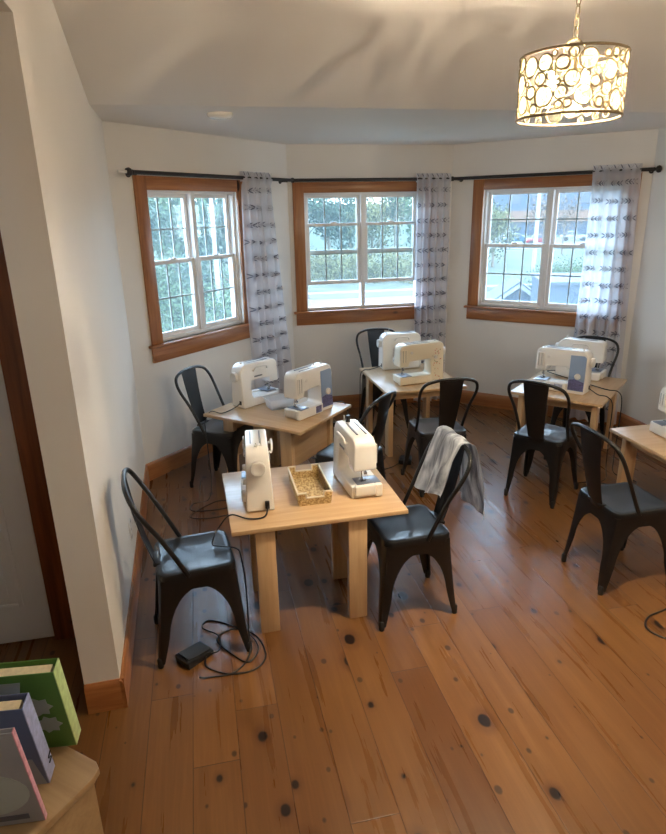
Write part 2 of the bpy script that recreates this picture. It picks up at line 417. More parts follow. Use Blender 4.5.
# windows: casing, stool, vinyl frame, mullion and four sashes each
def window(i, a, az, s0, s1, lifted):
    root = empty('window_%d' % i, a, rz(az)); root['kind'] = 'structure'
    w0, w1 = s0 + CW, s1 - CW
    m = MB(); m.box((s0 + CW, -0.02, ZC1 - 0.10), (s1 - CW, 0, ZC1), .003); m.build('casing_head', 'trimX', root)
    for x0 in (s0, s1 - CW):
        m = MB(); m.box((x0, -0.02, ZO0), (x0 + CW, 0, ZC1), .003); m.build('casing_side', 'trimZ', root)
    m = MB(); m.box((s0 - .03, -0.05, ZO0 - .022), (s1 + .03, 0.06, ZO0), .004); m.build('stool', 'trimX', root)
    m = MB(); m.box((s0 - .005, -0.02, ZC0), (s1 + .005, 0, ZO0 - .022), .003); m.build('apron', 'trimX', root)
    # frame
    y0, y1 = 0.03, 0.12; fw = 0.022; mc = (w0 + w1) / 2; mw = 0.04
    m = MB()
    for lo, hi in (((w0, y0, ZO0), (w0+fw, y1, ZO1)), ((w1-fw, y0, ZO0), (w1, y1, ZO1)), ((w0, y0, ZO1-fw), (w1, y1, ZO1)), ((w0, y0, ZO0), (w1, y1, ZO0+.03)), ((mc-mw/2, y0-.005, ZO0), (mc+mw/2, y1, ZO1))): m.box(lo, hi, .002)
    m.build('frame', 'vinyl', root)
    zm = 1.735
    def sash(x0, x1, z0, z1, y, lock):
        b = 0.034; m = MB()
        for lo, hi in (((x0, y, z0), (x0+b, y+.03, z1)), ((x1-b, y, z0), (x1, y+.03, z1)), ((x0+b, y, z1-b*.85), (x1-b, y+.03, z1)), ((x0+b, y, z0), (x1-b, y+.03, z0+b*1.1))): m.box(lo, hi, .003)
        so = m.build('sash', 'vinyl', root)
        m = MB(); m.box((x0+b-.004, y+.010, z0+b-.004), (x1-b+.004, y+.014, z1-b*.85+.004)); m.build('glass_pane', 'glass', so)
        m = MB(); gx0, gx1, gz0, gz1 = x0+b, x1-b, z0+b, z1-b*.85
        for k in (1, 2):
            xx = gx0 + (gx1 - gx0) * k / 3; m.box((xx-.007, y+.015, gz0), (xx+.007, y+.022, gz1))
        zz = (gz0 + gz1) / 2; m.box((gx0, y+.0155, zz-.007), (gx1, y+.0215, zz+.007))
        m.build('muntin_grid', 'grille', so)
        if lock:
            m = MB(); xm = (x0+x1)/2; m.box((xm-.03, y+.002, z1), (xm+.03, y+.026, z1+.012), .004); m.box((xm-.008, y-.014, z1+.004), (xm+.03, y+.008, z1+.016), .003); m.build('sash_lock', 'vinyl', so)
    for x0, x1 in ((w0+fw, mc-mw/2), (mc+mw/2, w1-fw)):
        dz = lifted; sash(x0+.002, x1-.002, zm-.02 - (0.03 if lifted else 0), ZO1-fw, y0+.05, False)
        sash(x0+.002, x1-.002, ZO0+.03+dz, zm+.02+dz, y0+.015, True)
    for x0, x1 in ((w0+fw, mc-mw/2), (mc+mw/2, w1-fw)):
        m = MB(); m.box((x0, y0+.084, ZO0+.02), (x1, y0+.0845, ZO1-fw)); m.build('insect_screen', 'screen', root)
    return root
window(1, *WIN[0], 0.0); window(2, *WIN[1], 0.235); window(3, *WIN[2], 0.0)

# door at the end of the hall behind the left wall
DA = Vector((-1.483, 2.685, 0)); azD = 78.0
backc = L0E + nrm * TH_W
door = empty('door_1', DA, rz(azD)); door['kind'] = 'structure'
m = MB(); m.box((-0.86, 0.0, 0.012), (-0.005, 0.04, 2.1), .003)
slab = m.build('door_slab', 'offwhite', door)
for x0, x1 in ((-0.75, -0.48), (-0.38, -0.12)):
    for z0, z1 in ((0.22, 0.86), (1.0, 1.95)):
        m = MB()
        for lo, hi in (((x0, -.006, z0), (x0+.022, .002, z1)), ((x1-.022, -.006, z0), (x1, .002, z1)), ((x0+.022, -.006, z0), (x1-.022, .002, z0+.022)), ((x0+.022, -.006, z1-.022), (x1-.022, .002, z1))): m.box(lo, hi, .002)
        m.box((x0+.06, -.005, z0+.06), (x1-.06, .002, z1-.06), .004)
        m.build('door_panel', 'offwhite', slab)
m = MB(); m.box((0.0, -0.02, 0), (0.135, 0.045, 2.12), .004); m.build('casing_side', 'doorcasing', door)
m = MB(); m.box((-0.99, -0.02, 2.12), (0.135, 0.045, 2.24), .004); m.build('casing_head', 'doorcasing', door)
m = MB(); m.box((-0.99, -0.02, 0), (-0.865, 0.045, 2.12), .004); m.build('casing_side', 'doorcasing', door)
m = MB()
m.box((-3.2, 0.046, 0), (0.27, 0.17, 3.4)); tag(m.build('wall_hall', 'wall', loc=DA, rot=rz(azD), sharp=.3), kind='structure')
m = MB(); m.box((-2.32, -5.6, 0), (-2.2, 0.2, 3.0)); tag(m.build('wall_hall_left', 'wall', loc=DA, rot=rz(azD), sharp=.3), kind='structure')
m = MB(); m.box((-2.3, -5.6, 2.9), (0.2, 0.2, 3.0)); tag(m.build('ceiling_hall', 'ceil', loc=DA, rot=rz(azD), sharp=.3), kind='structure')

# ------------------------------------------------------------------ curtains and rod
def off(a, az, s, o, z):           # point on a wall line, o into the room
    p = a + dv(az) * s + dv(az + 90) * o; return Vector((p.x, p.y, z))
RZ = 2.40
rod = empty('curtain_rod', off(*WIN[0][:2], 0.12, 0.09, RZ))
tag(rod, 'long dark bronze curtain rod bent across all three windows', 'curtain rod')
base_l = rod.location.copy()
def loc_(p): return Vector(p) - base_l
p0 = off(*WIN[0][:2], 0.14, 0.09, RZ)
i1 = C1 + (dv(33 + 90) + dv(WIN[1][1] + 90)).normalized() * 0.1; i1.z = RZ
i2 = C2 + (dv(WIN[1][1] + 90) + dv(WIN[2][1] + 90)).normalized() * 0.1; i2.z = RZ
p3 = off(*WIN[2][:2], 1.90, 0.09, RZ)
for a, b in ((p0, i1), (i1, i2), (i2, p3)):
    m = MB(); m.tube([loc_(a), loc_(b)], 0.0155, 12); m.build('pole', 'rod', rod)
for p, d in ((p0, -dv(33)), (p3, dv(WIN[2][1]))):
    m = MB(); m.lathe([(0, -.01), (.014, -.008), (.018, 0), (.013, .008), (.013, .014), (.026, .022), (.031, .036), (.026, .052), (.010, .060), (0, .062)], 16, T(*loc_(p)) @ d.to_track_quat('Z', 'Y').to_matrix().to_4x4()); m.build('finial', 'rod', rod)
q0 = p0 - dv(33) * .055
m = MB(); m.tube([loc_(q0), loc_(q0 - dv(33) * .075)], .012, 10); m.build('end_socket', 'offwhite', rod)
for p in (i1, i2):
    m = MB(); m.lathe([(0, -.024), (.016, -.02), (.019, 0), (.016, .02), (0, .024)], 14, T(*loc_(p))); m.build('corner_joint', 'rod', rod)
for (a, az, *_), s in ((WIN[0], 0.17), (WIN[0], 2.0), (WIN[1], 1.66), (WIN[2], 0.10), (WIN[2], 1.87)):
    m = MB(); m.tube([loc_(off(a, az, s, 0.0, RZ - .01)), loc_(off(a, az, s, 0.07, RZ - .012)), loc_(off(a, az, s, .09, RZ - .014))], 0.007, 8)
    m.lathe([(0, 0), (.022, 0), (.022, .006), (0, .006)], 14, T(*loc_(off(a, az, s, 0.0, RZ - .01))) @ dv(az + 90).to_track_quat('Z', 'Y').to_matrix().to_4x4())
    m.build('bracket', 'rod', rod)

def curtain(a, az, s_top, s_bot, label, seed):
    r = random.Random(seed); root = empty('sheer_curtain', off(a, az, s_top[0], 0.09, 0.0), rz(az))
    tag(root, label, 'curtain', 'sheer leaf print curtains')
    W0 = s_top[1] - s_top[0]; o0 = s_bot[0] - s_top[0]; W1 = s_bot[1] - s_bot[0]
    ztop, zbot = RZ + 0.045, 0.04; ph = r.random() * 6; nf = 5
    def P(u, v):                     # u across, v down
        x = o0 * v ** 1.2 + u * (W0 + (W1 - W0) * v ** 1.1)
        amp = 0.016 + 0.020 * min(1, v * 3)
        near = math.exp(-((v - 0.02) / 0.018) ** 2)
        y = amp * S(2 * PI * nf * u + ph + 0.5 * S(3 * v + ph)) + 0.008 * S(2 * PI * 2.3 * u + 4 * v)
        y = y * (1 - near) + near * (-0.014 if S(2 * PI * 9 * u) > 0 else -0.016)
        return Vector((x, y - 0.004, ztop + (zbot - ztop) * v))
    m = MB(); m.grid(60, 46, P)
    def leaf(u, v, ang, ln, wd):
        H = ztop - zbot
        for sgn in (-1, 1):
            q = []
            for t, w in ((0, 0), (.25, .8), (.55, 1), (.8, .6), (1, 0), (.8, -.6), (.55, -1), (.25, -.8)):
                dx, dz = ln * t, wd * w * .5
                xx, zz = dx * Cc(ang) - dz * S(ang), dx * S(ang) + dz * Cc(ang)
                p = P(min(max(u + xx / W0, 0), 1), min(max(v - zz / H, 0), 1)); p.y += sgn * 0.0015; q.append(m.b.verts.new(p))
            m.face(q if sgn > 0 else q[::-1])
    m.mi = 1
    H = ztop - zbot; rows = 15
    for k in range(rows):
        v = 0.045 + (k + .25) / rows * 0.94; d = 1 if (k % 2) else -1
        for c in range(3):
            u = 0.02 + (c + 0.5) * 0.32 + r.uniform(-.02, .02); vv = v + r.uniform(-.003, .003)
            a0 = 0 if d > 0 else PI
            leaf(u - d * 0.048 / W0, vv, a0, 0.098, 0.004)
            for q in (-0.034, -0.010, 0.014, 0.040):
                for sg in (-1, 1):
                    leaf(u + d * q / W0, vv, a0 + PI + sg * (-0.75) * 1, 0.036, 0.0095)
    m.mi = 0
    m.build('panel', ['sheer', 'leafprint'], root, recalc=False)
    # gathered heading with printed leaves standing above the rod
    m = MB(); 
    m.grid(40, 2, lambda u, v: Vector((u * W0, 0.020 * (1 if v > 0 else 1) + 0.010 * S(2*PI*8*u + ph) - .004, RZ - 0.03 + 0.085 * v)))
    m.mi = 1
    for c in range(7):
        u = (c + .5) / 7
        for sg in (-1, 1):
            q = []
            for t, w in ((0, 0), (.5, .5), (1, 0), (.5, -.5)):
                q.append(m.b.verts.new((u * W0 + sg * .03 * t + .006 * w, -0.017 - .001, RZ + .012 + .045 * t + .012 * w)))
            m.face(q)
    m.mi = 0
    m.build('heading', ['sheer', 'leafprint'], root, recalc=False)
curtain(*WIN[0][:2], (1.335, 1.745), (1.36, 1.99), 'sheer leaf print curtain beside the left window, left of the three curtains', 1)
curtain(*WIN[1][:2], (1.31, 1.68), (1.33, 1.69), 'sheer leaf print curtain beside the middle window, behind the pair of back machines', 2)
curtain(*WIN[2][:2], (1.40, 1.80), (1.36, 1.87), 'sheer leaf print curtain beside the right window, in the right corner of the bay', 3)

# ------------------------------------------------------------------ tables
TZ = 0.63
def make_table(xl, xr, yn, yf, zb=.27, zt=TZ - .06):
    root = empty('sewing_table', (0, 0, 0))
    m = MB(); m.box((-.455, -.37, TZ - .024), (.455, .37, TZ), .003); m.build('table_top', 'tableX', root)
    for x in (xl, xr):
        for y in (yn, yf):
            m = MB(); m.box((x - .05, y - .022, 0), (x + .05, y + .022, TZ - .024), .004); m.build('leg', 'tableZ', root)
        m = MB(); m.box((x - .018, yn + .022, zb), (x + .018, yf - .022, zt), .003); m.build('cross_board', 'tableY', root)
    return root
tabs = [((-0.145, 3.10), 77, 'pale wooden sewing table in front with the woven basket on it'),
        ((-0.430, 4.60), 121, 'pale wooden sewing table turned cornerwise in front of the left window'),
        ((0.725, 5.52), 168, 'pale wooden sewing table under the middle window'),
        ((2.075, 5.12), 36, 'pale wooden sewing table near the right window, in the bay corner'),
        ((2.455, 3.74), 78, 'pale wooden sewing table cut off by the right edge of the photo')]
front = make_table(-.29, .19, -.325, .06); corner = make_table(-.27, .27, -.28, .28); proto = make_table(-.33, .33, -.30, .30, .525, TZ - .024); tables = []
for i, ((x, y), az, lab) in enumerate(tabs):
    o = (front, corner, proto)[i] if i < 3 else copy_tree(proto)
    o.location = (x, y, 0); o.rotation_euler = (0, 0, rz(az)); tag(o, lab, 'table', 'pale sewing tables'); tables.append(o)

# ------------------------------------------------------------------ metal chairs (local +X is the way the sitter faces)
SZ = 0.50
def make_chair():
    root = empty('metal_chair', (0, 0, 0))
    def rr(h, r, n=5):
        o = []
        for cx, cy, a0 in ((h-r, h-r, 0), (-h+r, h-r, 90), (-h+r, -h+r, 180), (h-r, -h+r, 270)):
            for k in range(n+1):
                a = math.radians(a0 + 90*k/n); o.append((cx + r*Cc(a), cy + r*S(a)))
        return o
    m = MB(); rings = []
    for h, r, z in ((.186, .05, SZ-.045), (.186, .05, SZ-.012), (.182, .048, SZ-.003), (.172, .042, SZ), (.155, .035, SZ-.002), (.13, .03, SZ-.008), (.06, .02, SZ-.011)):
        rings.append([m.b.verts.new((x, y, z)) for x, y in rr(h, r)])
    n = len(rings[0])
    for A_, B_ in zip(rings, rings[1:]):
        for j in range(n): m.face([A_[j], A_[(j+1)%n], B_[(j+1)%n], B_[j]])
    m.face(rings[-1]); 
    low = [m.b.verts.new((x, y, SZ-.045)) for x, y in rr(.180, .045)]; lid = [m.b.verts.new((x, y, SZ-.016)) for x, y in rr(.176, .045)]
    for j in range(n):
        m.face([rings[0][(j+1)%n], rings[0][j], low[j], low[(j+1)%n]]); m.face([low[(j+1)%n], low[j], lid[j], lid[(j+1)%n]])
    m.face(lid[::-1]); m.build('seat', 'chair', root)
    ztop = SZ - .03
    for fx, fy in ((1, 1), (1, -1), (-1, 1), (-1, -1)):
        ftx, fty = (.225, .220) if fx > 0 else (-.235, .195)
        m = MB(); rows = []
        zs = [ztop, .445, .43, .4056, .4050, .402, .398, .392, .38, .365, .35, .31, .27, .22, .16, .10, .05, .022]
        for z in zs:
            t = (ztop - z) / ztop; te = t ** 1.15
            cx = .182 * fx + (ftx - .182 * fx) * te; cy = .182 * fy + (fty * fy if False else (fty * fy) - .182 * fy) * te
            def wd(half):
                if z >= .4055: return half + .0004
                if z > .15: return half - (half - .050) * max(0, 1 - ((z - .15) / .262) ** 2.4) ** .5
                return .028 + .022 * (z / .15)
            wx, wy = wd(abs(cx)), wd(abs(cy)); w = min(wx, wy)
            rc = min(.022, w * .5) 
            row = []
            hx = -fx; hy = -fy
            row.append((cx + hx * wx, cy, z)); row.append((cx + hx * (wx * .5 + rc * .5), cy, z)); row.append((cx + hx * rc, cy, z))
            row.append((cx + hx * rc * .3, cy + hy * rc * .3, z))
            row.append((cx, cy + hy * rc, z)); row.append((cx, cy + hy * (wy * .5 + rc * .5), z)); row.append((cx, cy + hy * wy, z))
            rows.append([m.b.verts.new(p) for p in row])
        for A_, B_ in zip(rows, rows[1:]):
            for j in range(6): m.face([A_[j], A_[j+1], B_[j+1], B_[j]])
        bmesh.ops.recalc_face_normals(m.b, faces=m.b.faces[:])
        # make normals point outward from the chair
        fc = m.b.faces[:][0]
        if fc.normal.dot(fc.calc_center_median() * 1.0 - Vector((0, 0, fc.calc_center_median().z))) < 0: bmesh.ops.reverse_faces(m.b, faces=m.b.faces[:])
        m.solid(0.006)
        leg = m.build('leg', 'chair', root)
        m = MB(); bx, by = ftx - fx * .014, fty * fy - fy * .014
        m.lathe([(0, 0), (.013, 0), (.0155, .006), (.0155, .045), (.011, .055), (0, .056)], 12, T(bx, by, 0)); m.build('foot_cap', 'rubber', leg)
    pts = []
    side = [(-.045, .186, SZ - .02), (-.085, .188, .565), (-.15, .200, .70), (-.205, .217, .80), (-.238, .214, .862), (-.262, .186, .908), (-.276, .122, .932), (-.281, .055, .94)]
    pts = catmull(side + [(-.282, 0, .941)] + [(x, -y, z) for x, y, z in side[::-1]], 4)
    m = MB(); m.tube(pts, .0115, 10); m.build('back_hoop', 'chair', root)
    def sp(u, v):                   # splat
        w = .056 + .036 * v; y = (u - .5) * 2 * w
        x = -.182 - .012 * S(PI * v) - .097 * v - .010 * (1 - (2*u-1)**2)
        return Vector((x, y, SZ - .03 + (.93 - SZ + .03) * v))
    m = MB(); G1 = [[m.b.verts.new(sp(i/8, j/12)) for j in range(13)] for i in range(9)]; G2 = [[m.b.verts.new(v_.co + Vector((.004, 0, 0))) for v_ in r_] for r_ in G1]
    for i in range(8):
        for j in range(12): m.face([G1[i][j], G1[i][j+1], G1[i+1][j+1], G1[i+1][j]]); m.face([G2[i][j], G2[i+1][j], G2[i+1][j+1], G2[i][j+1]])
        m.face([G1[i][0], G1[i+1][0], G2[i+1][0], G2[i][0]]); m.face([G1[i][12], G2[i][12], G2[i+1][12], G1[i+1][12]])
    for j in range(12): m.face([G1[0][j], G2[0][j], G2[0][j+1], G1[0][j+1]]); m.face([G1[8][j], G1[8][j+1], G2[8][j+1], G2[8][j]])
    spl = m.build('backrest', 'chair', root)
    m = MB(); m.box((-.20, -.065, SZ - .012), (-.165, .065, SZ + .006), .005); m.build('bracket', 'chair', spl)
    return root
chairs = [((-0.712, 2.690), 72, 'dark metal chair at front left, by the left wall with a foot pedal under it', 0),
          ((0.385, 2.950), 255, 'dark metal chair with a grey fleece draped over its back', 0),
          ((-0.885, 4.610), 113, 'dark metal chair standing below the left window', 0),
          ((0.112, 4.020), 301, 'dark metal chair half hidden behind the front table, facing the cornerwise table', 0),
          ((0.520, 6.010), 168, 'dark metal chair behind the table under the middle window', 0),
          ((0.815, 4.520), -10, 'dark metal chair just behind the fleece draped chair, backed towards the room', 0),
          ((1.605, 4.325), 40, 'dark metal chair in front of the floral panelled machine near the right window', 0),
          ((1.682, 3.198), 77, 'dark metal chair at front right, facing the cut off table', 0),
          ((2.310, 5.420), 217, 'dark metal chair in the bay corner, its hoop showing right of the machines', 0)]
cp = make_chair(); CH = []
for i, ((x, y), az, lab, _) in enumerate(chairs):
    o = cp if i == 0 else copy_tree(cp)
    o.location = (x, y, 0); o.rotation_euler = (0, 0, rz(az)); tag(o, lab, 'chair', 'dark metal chairs'); CH.append(o)

# ------------------------------------------------------------------ sewing machines (local X from needle head to pillar, front is -Y)
def arc(cx, cz, r, a0, a1, n=5):
    return [(cx + r*Cc(math.radians(a0 + (a1-a0)*k/n)), cz + r*S(math.radians(a0 + (a1-a0)*k/n))) for k in range(n+1)]
def machine(style, loc, az, label, body='white', L=0.38, H=0.335):
    root = empty('sewing_machine', (loc[0], loc[1], TZ), rz(az)); tag(root, label, 'sewing machine', 'sewing machines')
    h = L / 2; px = h - {'A': .105, 'B': .145, 'C': .125}[style]                                    # pillar inner side
    rt = {'A': .070, 'B': .055, 'C': .04}[style]
    out = [(-h+.01, .070), (-h+.01, .010), (-h+.018, 0), (h-.012, 0), (h, .012)]
    out += arc(h - rt, H - rt, rt, 0, 90, 6)
    out += arc(-h + .05, H - .055, .05, 90, 180, 6)
    out += [(-h, .185)] + arc(-h + .012, .172, .012, 180, 270, 3) + [(-h + .078, .160), (-h + .088, .170), (-h + .095, .205)]
    out += [(px - .03, .215)] + arc(px - .025, .19, .025, 90, 0, 4) + [(px, .095)] + arc(px - .025, .095, .025, 0, -90, 3)
    m = MB(); m.slab(out, -.062, .070, .010, 3)
    for v_ in m.b.verts: v_.co.y *= 1.12 - .24 * (v_.co.z / H)
    m.build('body', body, root)
    # free arm with accessory tray
    m = MB(); m.box((-h - .012, -.092, .006), (px - .006, -.050, .080), .010, seg=3); m.box((-h - .012, -.055, .020), (-h + .02, .062, .080), .008, seg=3); m.build('accessory_tray', 'offwhite' if body == 'white' else body, root)
    m = MB(); m.box((-h + .012, -.088, .0775), (-h + .105, .045, .0825), .001); np_ = m.build('needle_plate', 'plategrey', root)
    m = MB()
    for k in range(3): m.box((-h + .042 + k*.010, -.016, .0825), (-h + .047 + k*.010, .016, .0845))
    m.build('feed_dog', 'steel', np_)
    nx = -h + .052
    m = MB(); m.tube([(nx, -.012, .168), (nx, -.012, .128)], .0042, 10); m.tube([(nx, -.012, .130), (nx, -.012, .090)], [.0014, .0010], 8); m.box((nx-.008, -.022, .120), (nx+.008, -.004, .134), .002); m.build('needle_bar', 'steel', root)
    m = MB(); m.tube([(nx, .008, .168), (nx, .008, .102)], .004, 8); m.box((nx-.004, -.020, .084), (nx+.016, .020, .089), .001); m.tube([(nx-.012, -.034, .094), (nx-.010, -.012, .085)], .003, 6); m.box((nx-.009, .0, .088), (nx+.009, .014, .104), .002); m.build('presser_foot', 'steel', root)
    # face plate with thread slots
    m = MB(); m.box((-h + .012, -.069, .190), (-h + .070, -.058, H - .045), .006); fp = m.build('face_plate', 'offwhite' if body == 'white' else body, root)
    m = MB(); m.box((-h + .026, -.0705, .205), (-h + .029, -.067, H - .05)); m.box((-h + .050, -.0705, .205), (-h + .053, -.067, H - .05)); m.build('thread_slot', 'slot', fp)
    # handwheel
    m = MB(); m.lathe([(0, 0), (.026, 0), (.028, .006), (.038, .010), (.040, .014), (.040, .030), (.037, .034), (.026, .036), (.020, .033), (0, .033)], 26, T(h - .003, .004, H - .095) @ rotmat('Y', 90)); m.build('handwheel', 'offwhite', root)
    # power socket
    m = MB(); m.box((h - .004, .030, .030), (h + .004, .052, .062), .002); m.build('power_socket', 'black', root)
    # spool pin, bobbin winder, tension dial, top slots
    m = MB(); m.lathe([(0, 0), (.012, 0), (.012, .004), (.003, .006), (.0028, .040), (0, .041)], 10, T(px + .03, .025, H - .003)); m.build('spool_pin', 'offwhite', root)
    m = MB(); m.lathe([(0, 0), (.010, 0), (.010, .010), (.004, .012), (.004, .022), (0, .022)], 12, T(h - .060, .0, H - .003)); m.build('bobbin_winder', 'offwhite', root)
    m = MB(); m.box((-h + .075, -.030, H - .004), (px + .0, -.024, H + .0012)); m.box((-h + .075, .018, H - .004), (px, .026, H + .0012)); m.build('top_slot', 'slot', root)
    m = MB(); m.lathe([(0, 0), (.013, 0), (.013, .005), (0, .006)], 14, T(-h + .11, -.064, H - .075) @ rotmat('X', 90)); m.build('tension_dial', 'offwhite', root)
    yb = -.074
    def fpt(z): return -.062 * (1.12 - .24 * (z / H))
    if style == 'B':                                            # tinted control panel with big dial, print below
        m = MB(); z0, z1 = .028, H - .040
        q = [(px + .006, z0), (h - .010, z0), (h - .010, z1 - .02)] + arc(h - .035, z1 - .022, .025, 0, 90, 4) + [(px + .006, z1)]
        def slant(mm):
            for v_ in mm.b.verts: v_.co.y += fpt(v_.co.z)
        m.prism(q, 'Y', -.0035, .004); slant(m); pn = m.build('control_panel', 'panelblue', root)
        m = MB(); m.prism([(px + .008, z0 + .004), (h - .012, z0 + .004), (h - .012, .105), (px + .05, .125), (px + .008, .115)], 'Y', -.0046, -.003); slant(m); m.build('floral_print', 'navy', pn)
        m = MB(); m.lathe([(0, 0), (.025, 0), (.025, .010), (.020, .016), (0, .017)], 24, T((px + h)/2 + .006, fpt(.15) - .003, .15) @ rotmat('X', 90)); m.box(((px+h)/2 + .004, fpt(.15) - .022, .128), ((px+h)/2 + .008, fpt(.15) - .018, .172)); m.build('stitch_dial', 'offwhite', pn)
        m = MB(); m.box((-.03, -.0935, .018), (px - .03, -.0915, .070)); m.build('stitch_chart', 'greyblue' if 'right window' in label else 'navy', root)
    elif style == 'C':                                          # printed flower sprays on the pillar
        m = MB()
        rr_ = random.Random(3)
        for k in range(26):
            x = px + .012 + rr_.random() * .08; z = .02 + rr_.random() * .28; a_ = rr_.random() * PI; l_, w_ = rr_.uniform(.010, .022), rr_.uniform(.004, .008)
            m.mi = rr_.choice([0, 0, 1, 1, 2])
            q = []
            for j in range(8):
                aa = 2*PI*j/8; dx, dz = l_*Cc(aa)*.5, w_*S(aa)*.5
                X_, Z_ = x + dx*Cc(a_) - dz*S(a_), z + dx*S(a_) + dz*Cc(a_); q.append(m.b.verts.new((X_, fpt(Z_) - .0012, Z_)))
            m.face(q)
        m.mi = 0
        m.build('floral_print', ['orange', 'olive', 'red'], root)
        m = MB(); m.lathe([(0, 0), (.017, 0), (.016, .012), (0, .013)], 20, T((px + h)/2 - .02, fpt(.23), .23) @ rotmat('X', 90)); m.build('stitch_dial', 'offwhite', root)
    else:
        for z in (.235, .155, .085):
            m = MB(); m.lathe([(0, 0), (.017, 0), (.016, .012), (.013, .015), (0, .015)], 20, T((px + h)/2, fpt(z), z) @ rotmat('X', 90)); m.build('stitch_dial', 'offwhite', root)
        m = MB(); m.box((px - .1, fpt(.27) - .003, .262), (px - .03, fpt(.27) + .002, .272)); m.build('badge', 'darkprint', root)
    # carrying handle folded against the back
    m = MB(); yk = .072
    m.tube(catmull([(-.07, yk*.93, H - .055), (-.07, yk + .006, H - .06), (-.05, yk + .012, H - .035), (.05, yk + .012, H - .035), (.07, yk + .006, H - .06), (.07, yk*.93, H - .055)], 5), .006, 8); m.build('carry_handle', 'offwhite', root)
    m = MB(); m.box((px - .11, yk * .95, H - .115), (px - .03, yk * 1.0 + .001, H - .105)); m.build('rear_badge', 'slot', root)
    return root
M1 = machine('A', (-0.415, 3.030), 172, 'white sewing machine at the left of the front table, handwheel end nearest', L=.37, H=.345)
M2 = machine('A', (0.118, 3.165), -16, 'white sewing machine at the right of the front table, needle end nearest', L=.38, H=.345)
M3 = machine('A', (-0.630, 4.800), 222, 'white sewing machine seen from behind on the cornerwise table, nearest the left curtain', L=.39, H=.35)
M4 = machine('B', (-0.180, 4.500), 39, 'white sewing machine with light blue panel and violet print on the cornerwise table', L=.42, H=.36)
M5 = machine('A', (0.665, 5.880), 257, 'plain white sewing machine seen from behind on the middle table, behind the cream one', L=.39, H=.35)
M6 = machine('C', (0.780, 5.335), 71, 'cream sewing machine with orange flower print on the middle table', 'cream', L=.43, H=.36)
M7 = machine('B', (1.945, 4.985), 131, 'white sewing machine with blue floral panel and dial on the right window table', L=.43, H=.36)
M8 = machine('A', (2.255, 5.385), 305, 'white sewing machine seen from behind, behind the blue floral panelled one', L=.40, H=.35)
M9 = machine('A', (2.290, 3.745), 170, 'white sewing machine cut off by the right edge of the photo', L=.38, H=.335)
# black thread spool standing on the near-right machine
m = MB(); m.lathe([(0, 0), (.014, 0), (.014, .004), (.011, .006), (.011, .030), (.014, .032), (.014, .036), (0, .036)], 14)
sp = m.build('thread_spool', 'black', loc=(M2.location + Matrix.Rotation(rz(-16), 3, 'Z') @ Vector((.100, .006, .345 + .001))))
tag(sp, 'small black thread spool on top of the front table right machine', 'thread spool')

# ------------------------------------------------------------------ things on the tables
bk = empty('woven_basket', (-0.140, 3.095, TZ), rz(78)); tag(bk, 'small woven tray basket with cut out handles between the two front machines', 'basket')
def tray_wall(m, x0, x1, y, h, th): m.box((x0, y, 0), (x1, y + th, h))
m = MB(); m.box((-.080, -.165, 0), (.080, .165, .006)); m.build('bottom', 'weave', bk)
for sx in (-1, 1):
    m = MB(); m.prism([(-.175, .0), (.175, 0), (.185, .070), (-.185, .070)], 'X', -.003, .003)
    bmesh.ops.transform(m.b, matrix=T(sx * .084, 0, .0) @ rotmat('Y', sx * 5), verts=m.b.verts[:]); sd = m.build('side', 'weave', bk)
    m = MB(); m.box((-.005, -.187, .066), (.005, .187, .074), .002)
    if sx > 0:
        for k in range(9): m.mi = 1; m.prism([(-.165 + k*.037, .064), (-.150 + k*.037, .064), (-.165 + k*.037, .010), (-.180 + k*.037, .010)], 'X', -.0048, -.0038); m.mi = 0
    bmesh.ops.transform(m.b, matrix=T(sx * .084, 0, .0) @ rotmat('Y', sx * 5), verts=m.b.verts[:]); m.build('rim', ['basketrim', 'stripe'], sd)
for sy in (-1, 1):
    m = MB(); m.prism([(-.083, 0), (.083, 0), (.088, .075), (.050, .075), (.046, .045), (-.046, .045), (-.050, .075), (-.088, .075)], 'Y', -.003, .003)
    bmesh.ops.transform(m.b, matrix=T(0, sy * .176, 0) @ rotmat('X', -sy * 6), verts=m.b.verts[:]); en = m.build('end', 'weave', bk)
    m = MB()
    for lo, hi in (((-.050, -.005, .041), (.050, .005, .049)), ((-.090, -.005, .071), (-.050, .005, .079)), ((.050, -.005, .071), (.090, .005, .079)), ((-.053, -.005, .045), (-.045, .005, .079)), ((.045, -.005, .045), (.053, .005, .079))): m.box(lo, hi, .001)
    bmesh.ops.transform(m.b, matrix=T(0, sy * .176, 0) @ rotmat('X', -sy * 6), verts=m.b.verts[:]); m.build('rim', 'basketrim', en)

tr = empty('plastic_tray', (-0.425, 4.650, TZ), rz(65)); tag(tr, 'clear plastic tray of sewing bits between the two cornerwise table machines', 'tray')
m = MB(); A_ = []
for hx, hy, z in ((.085, .060, 0), (.105, .078, .085), (.112, .085, .087), (.112, .085, .082)): A_.append([m.b.verts.new((x*hx, y*hy, z)) for x, y in ((-1,-1),(1,-1),(1,1),(-1,1))])
m.face(A_[0][::-1])
for P_, Q_ in zip(A_, A_[1:]):
    for j in range(4): m.face([P_[j], P_[(j+1)%4], Q_[(j+1)%4], Q_[j]])
m.solid(.002); m.build('tub', 'clear', tr)
m = MB(); m.box((-.05, -.04, .004), (.05, .035, .045), .01); m.build('folded_cloth', 'white', tr)

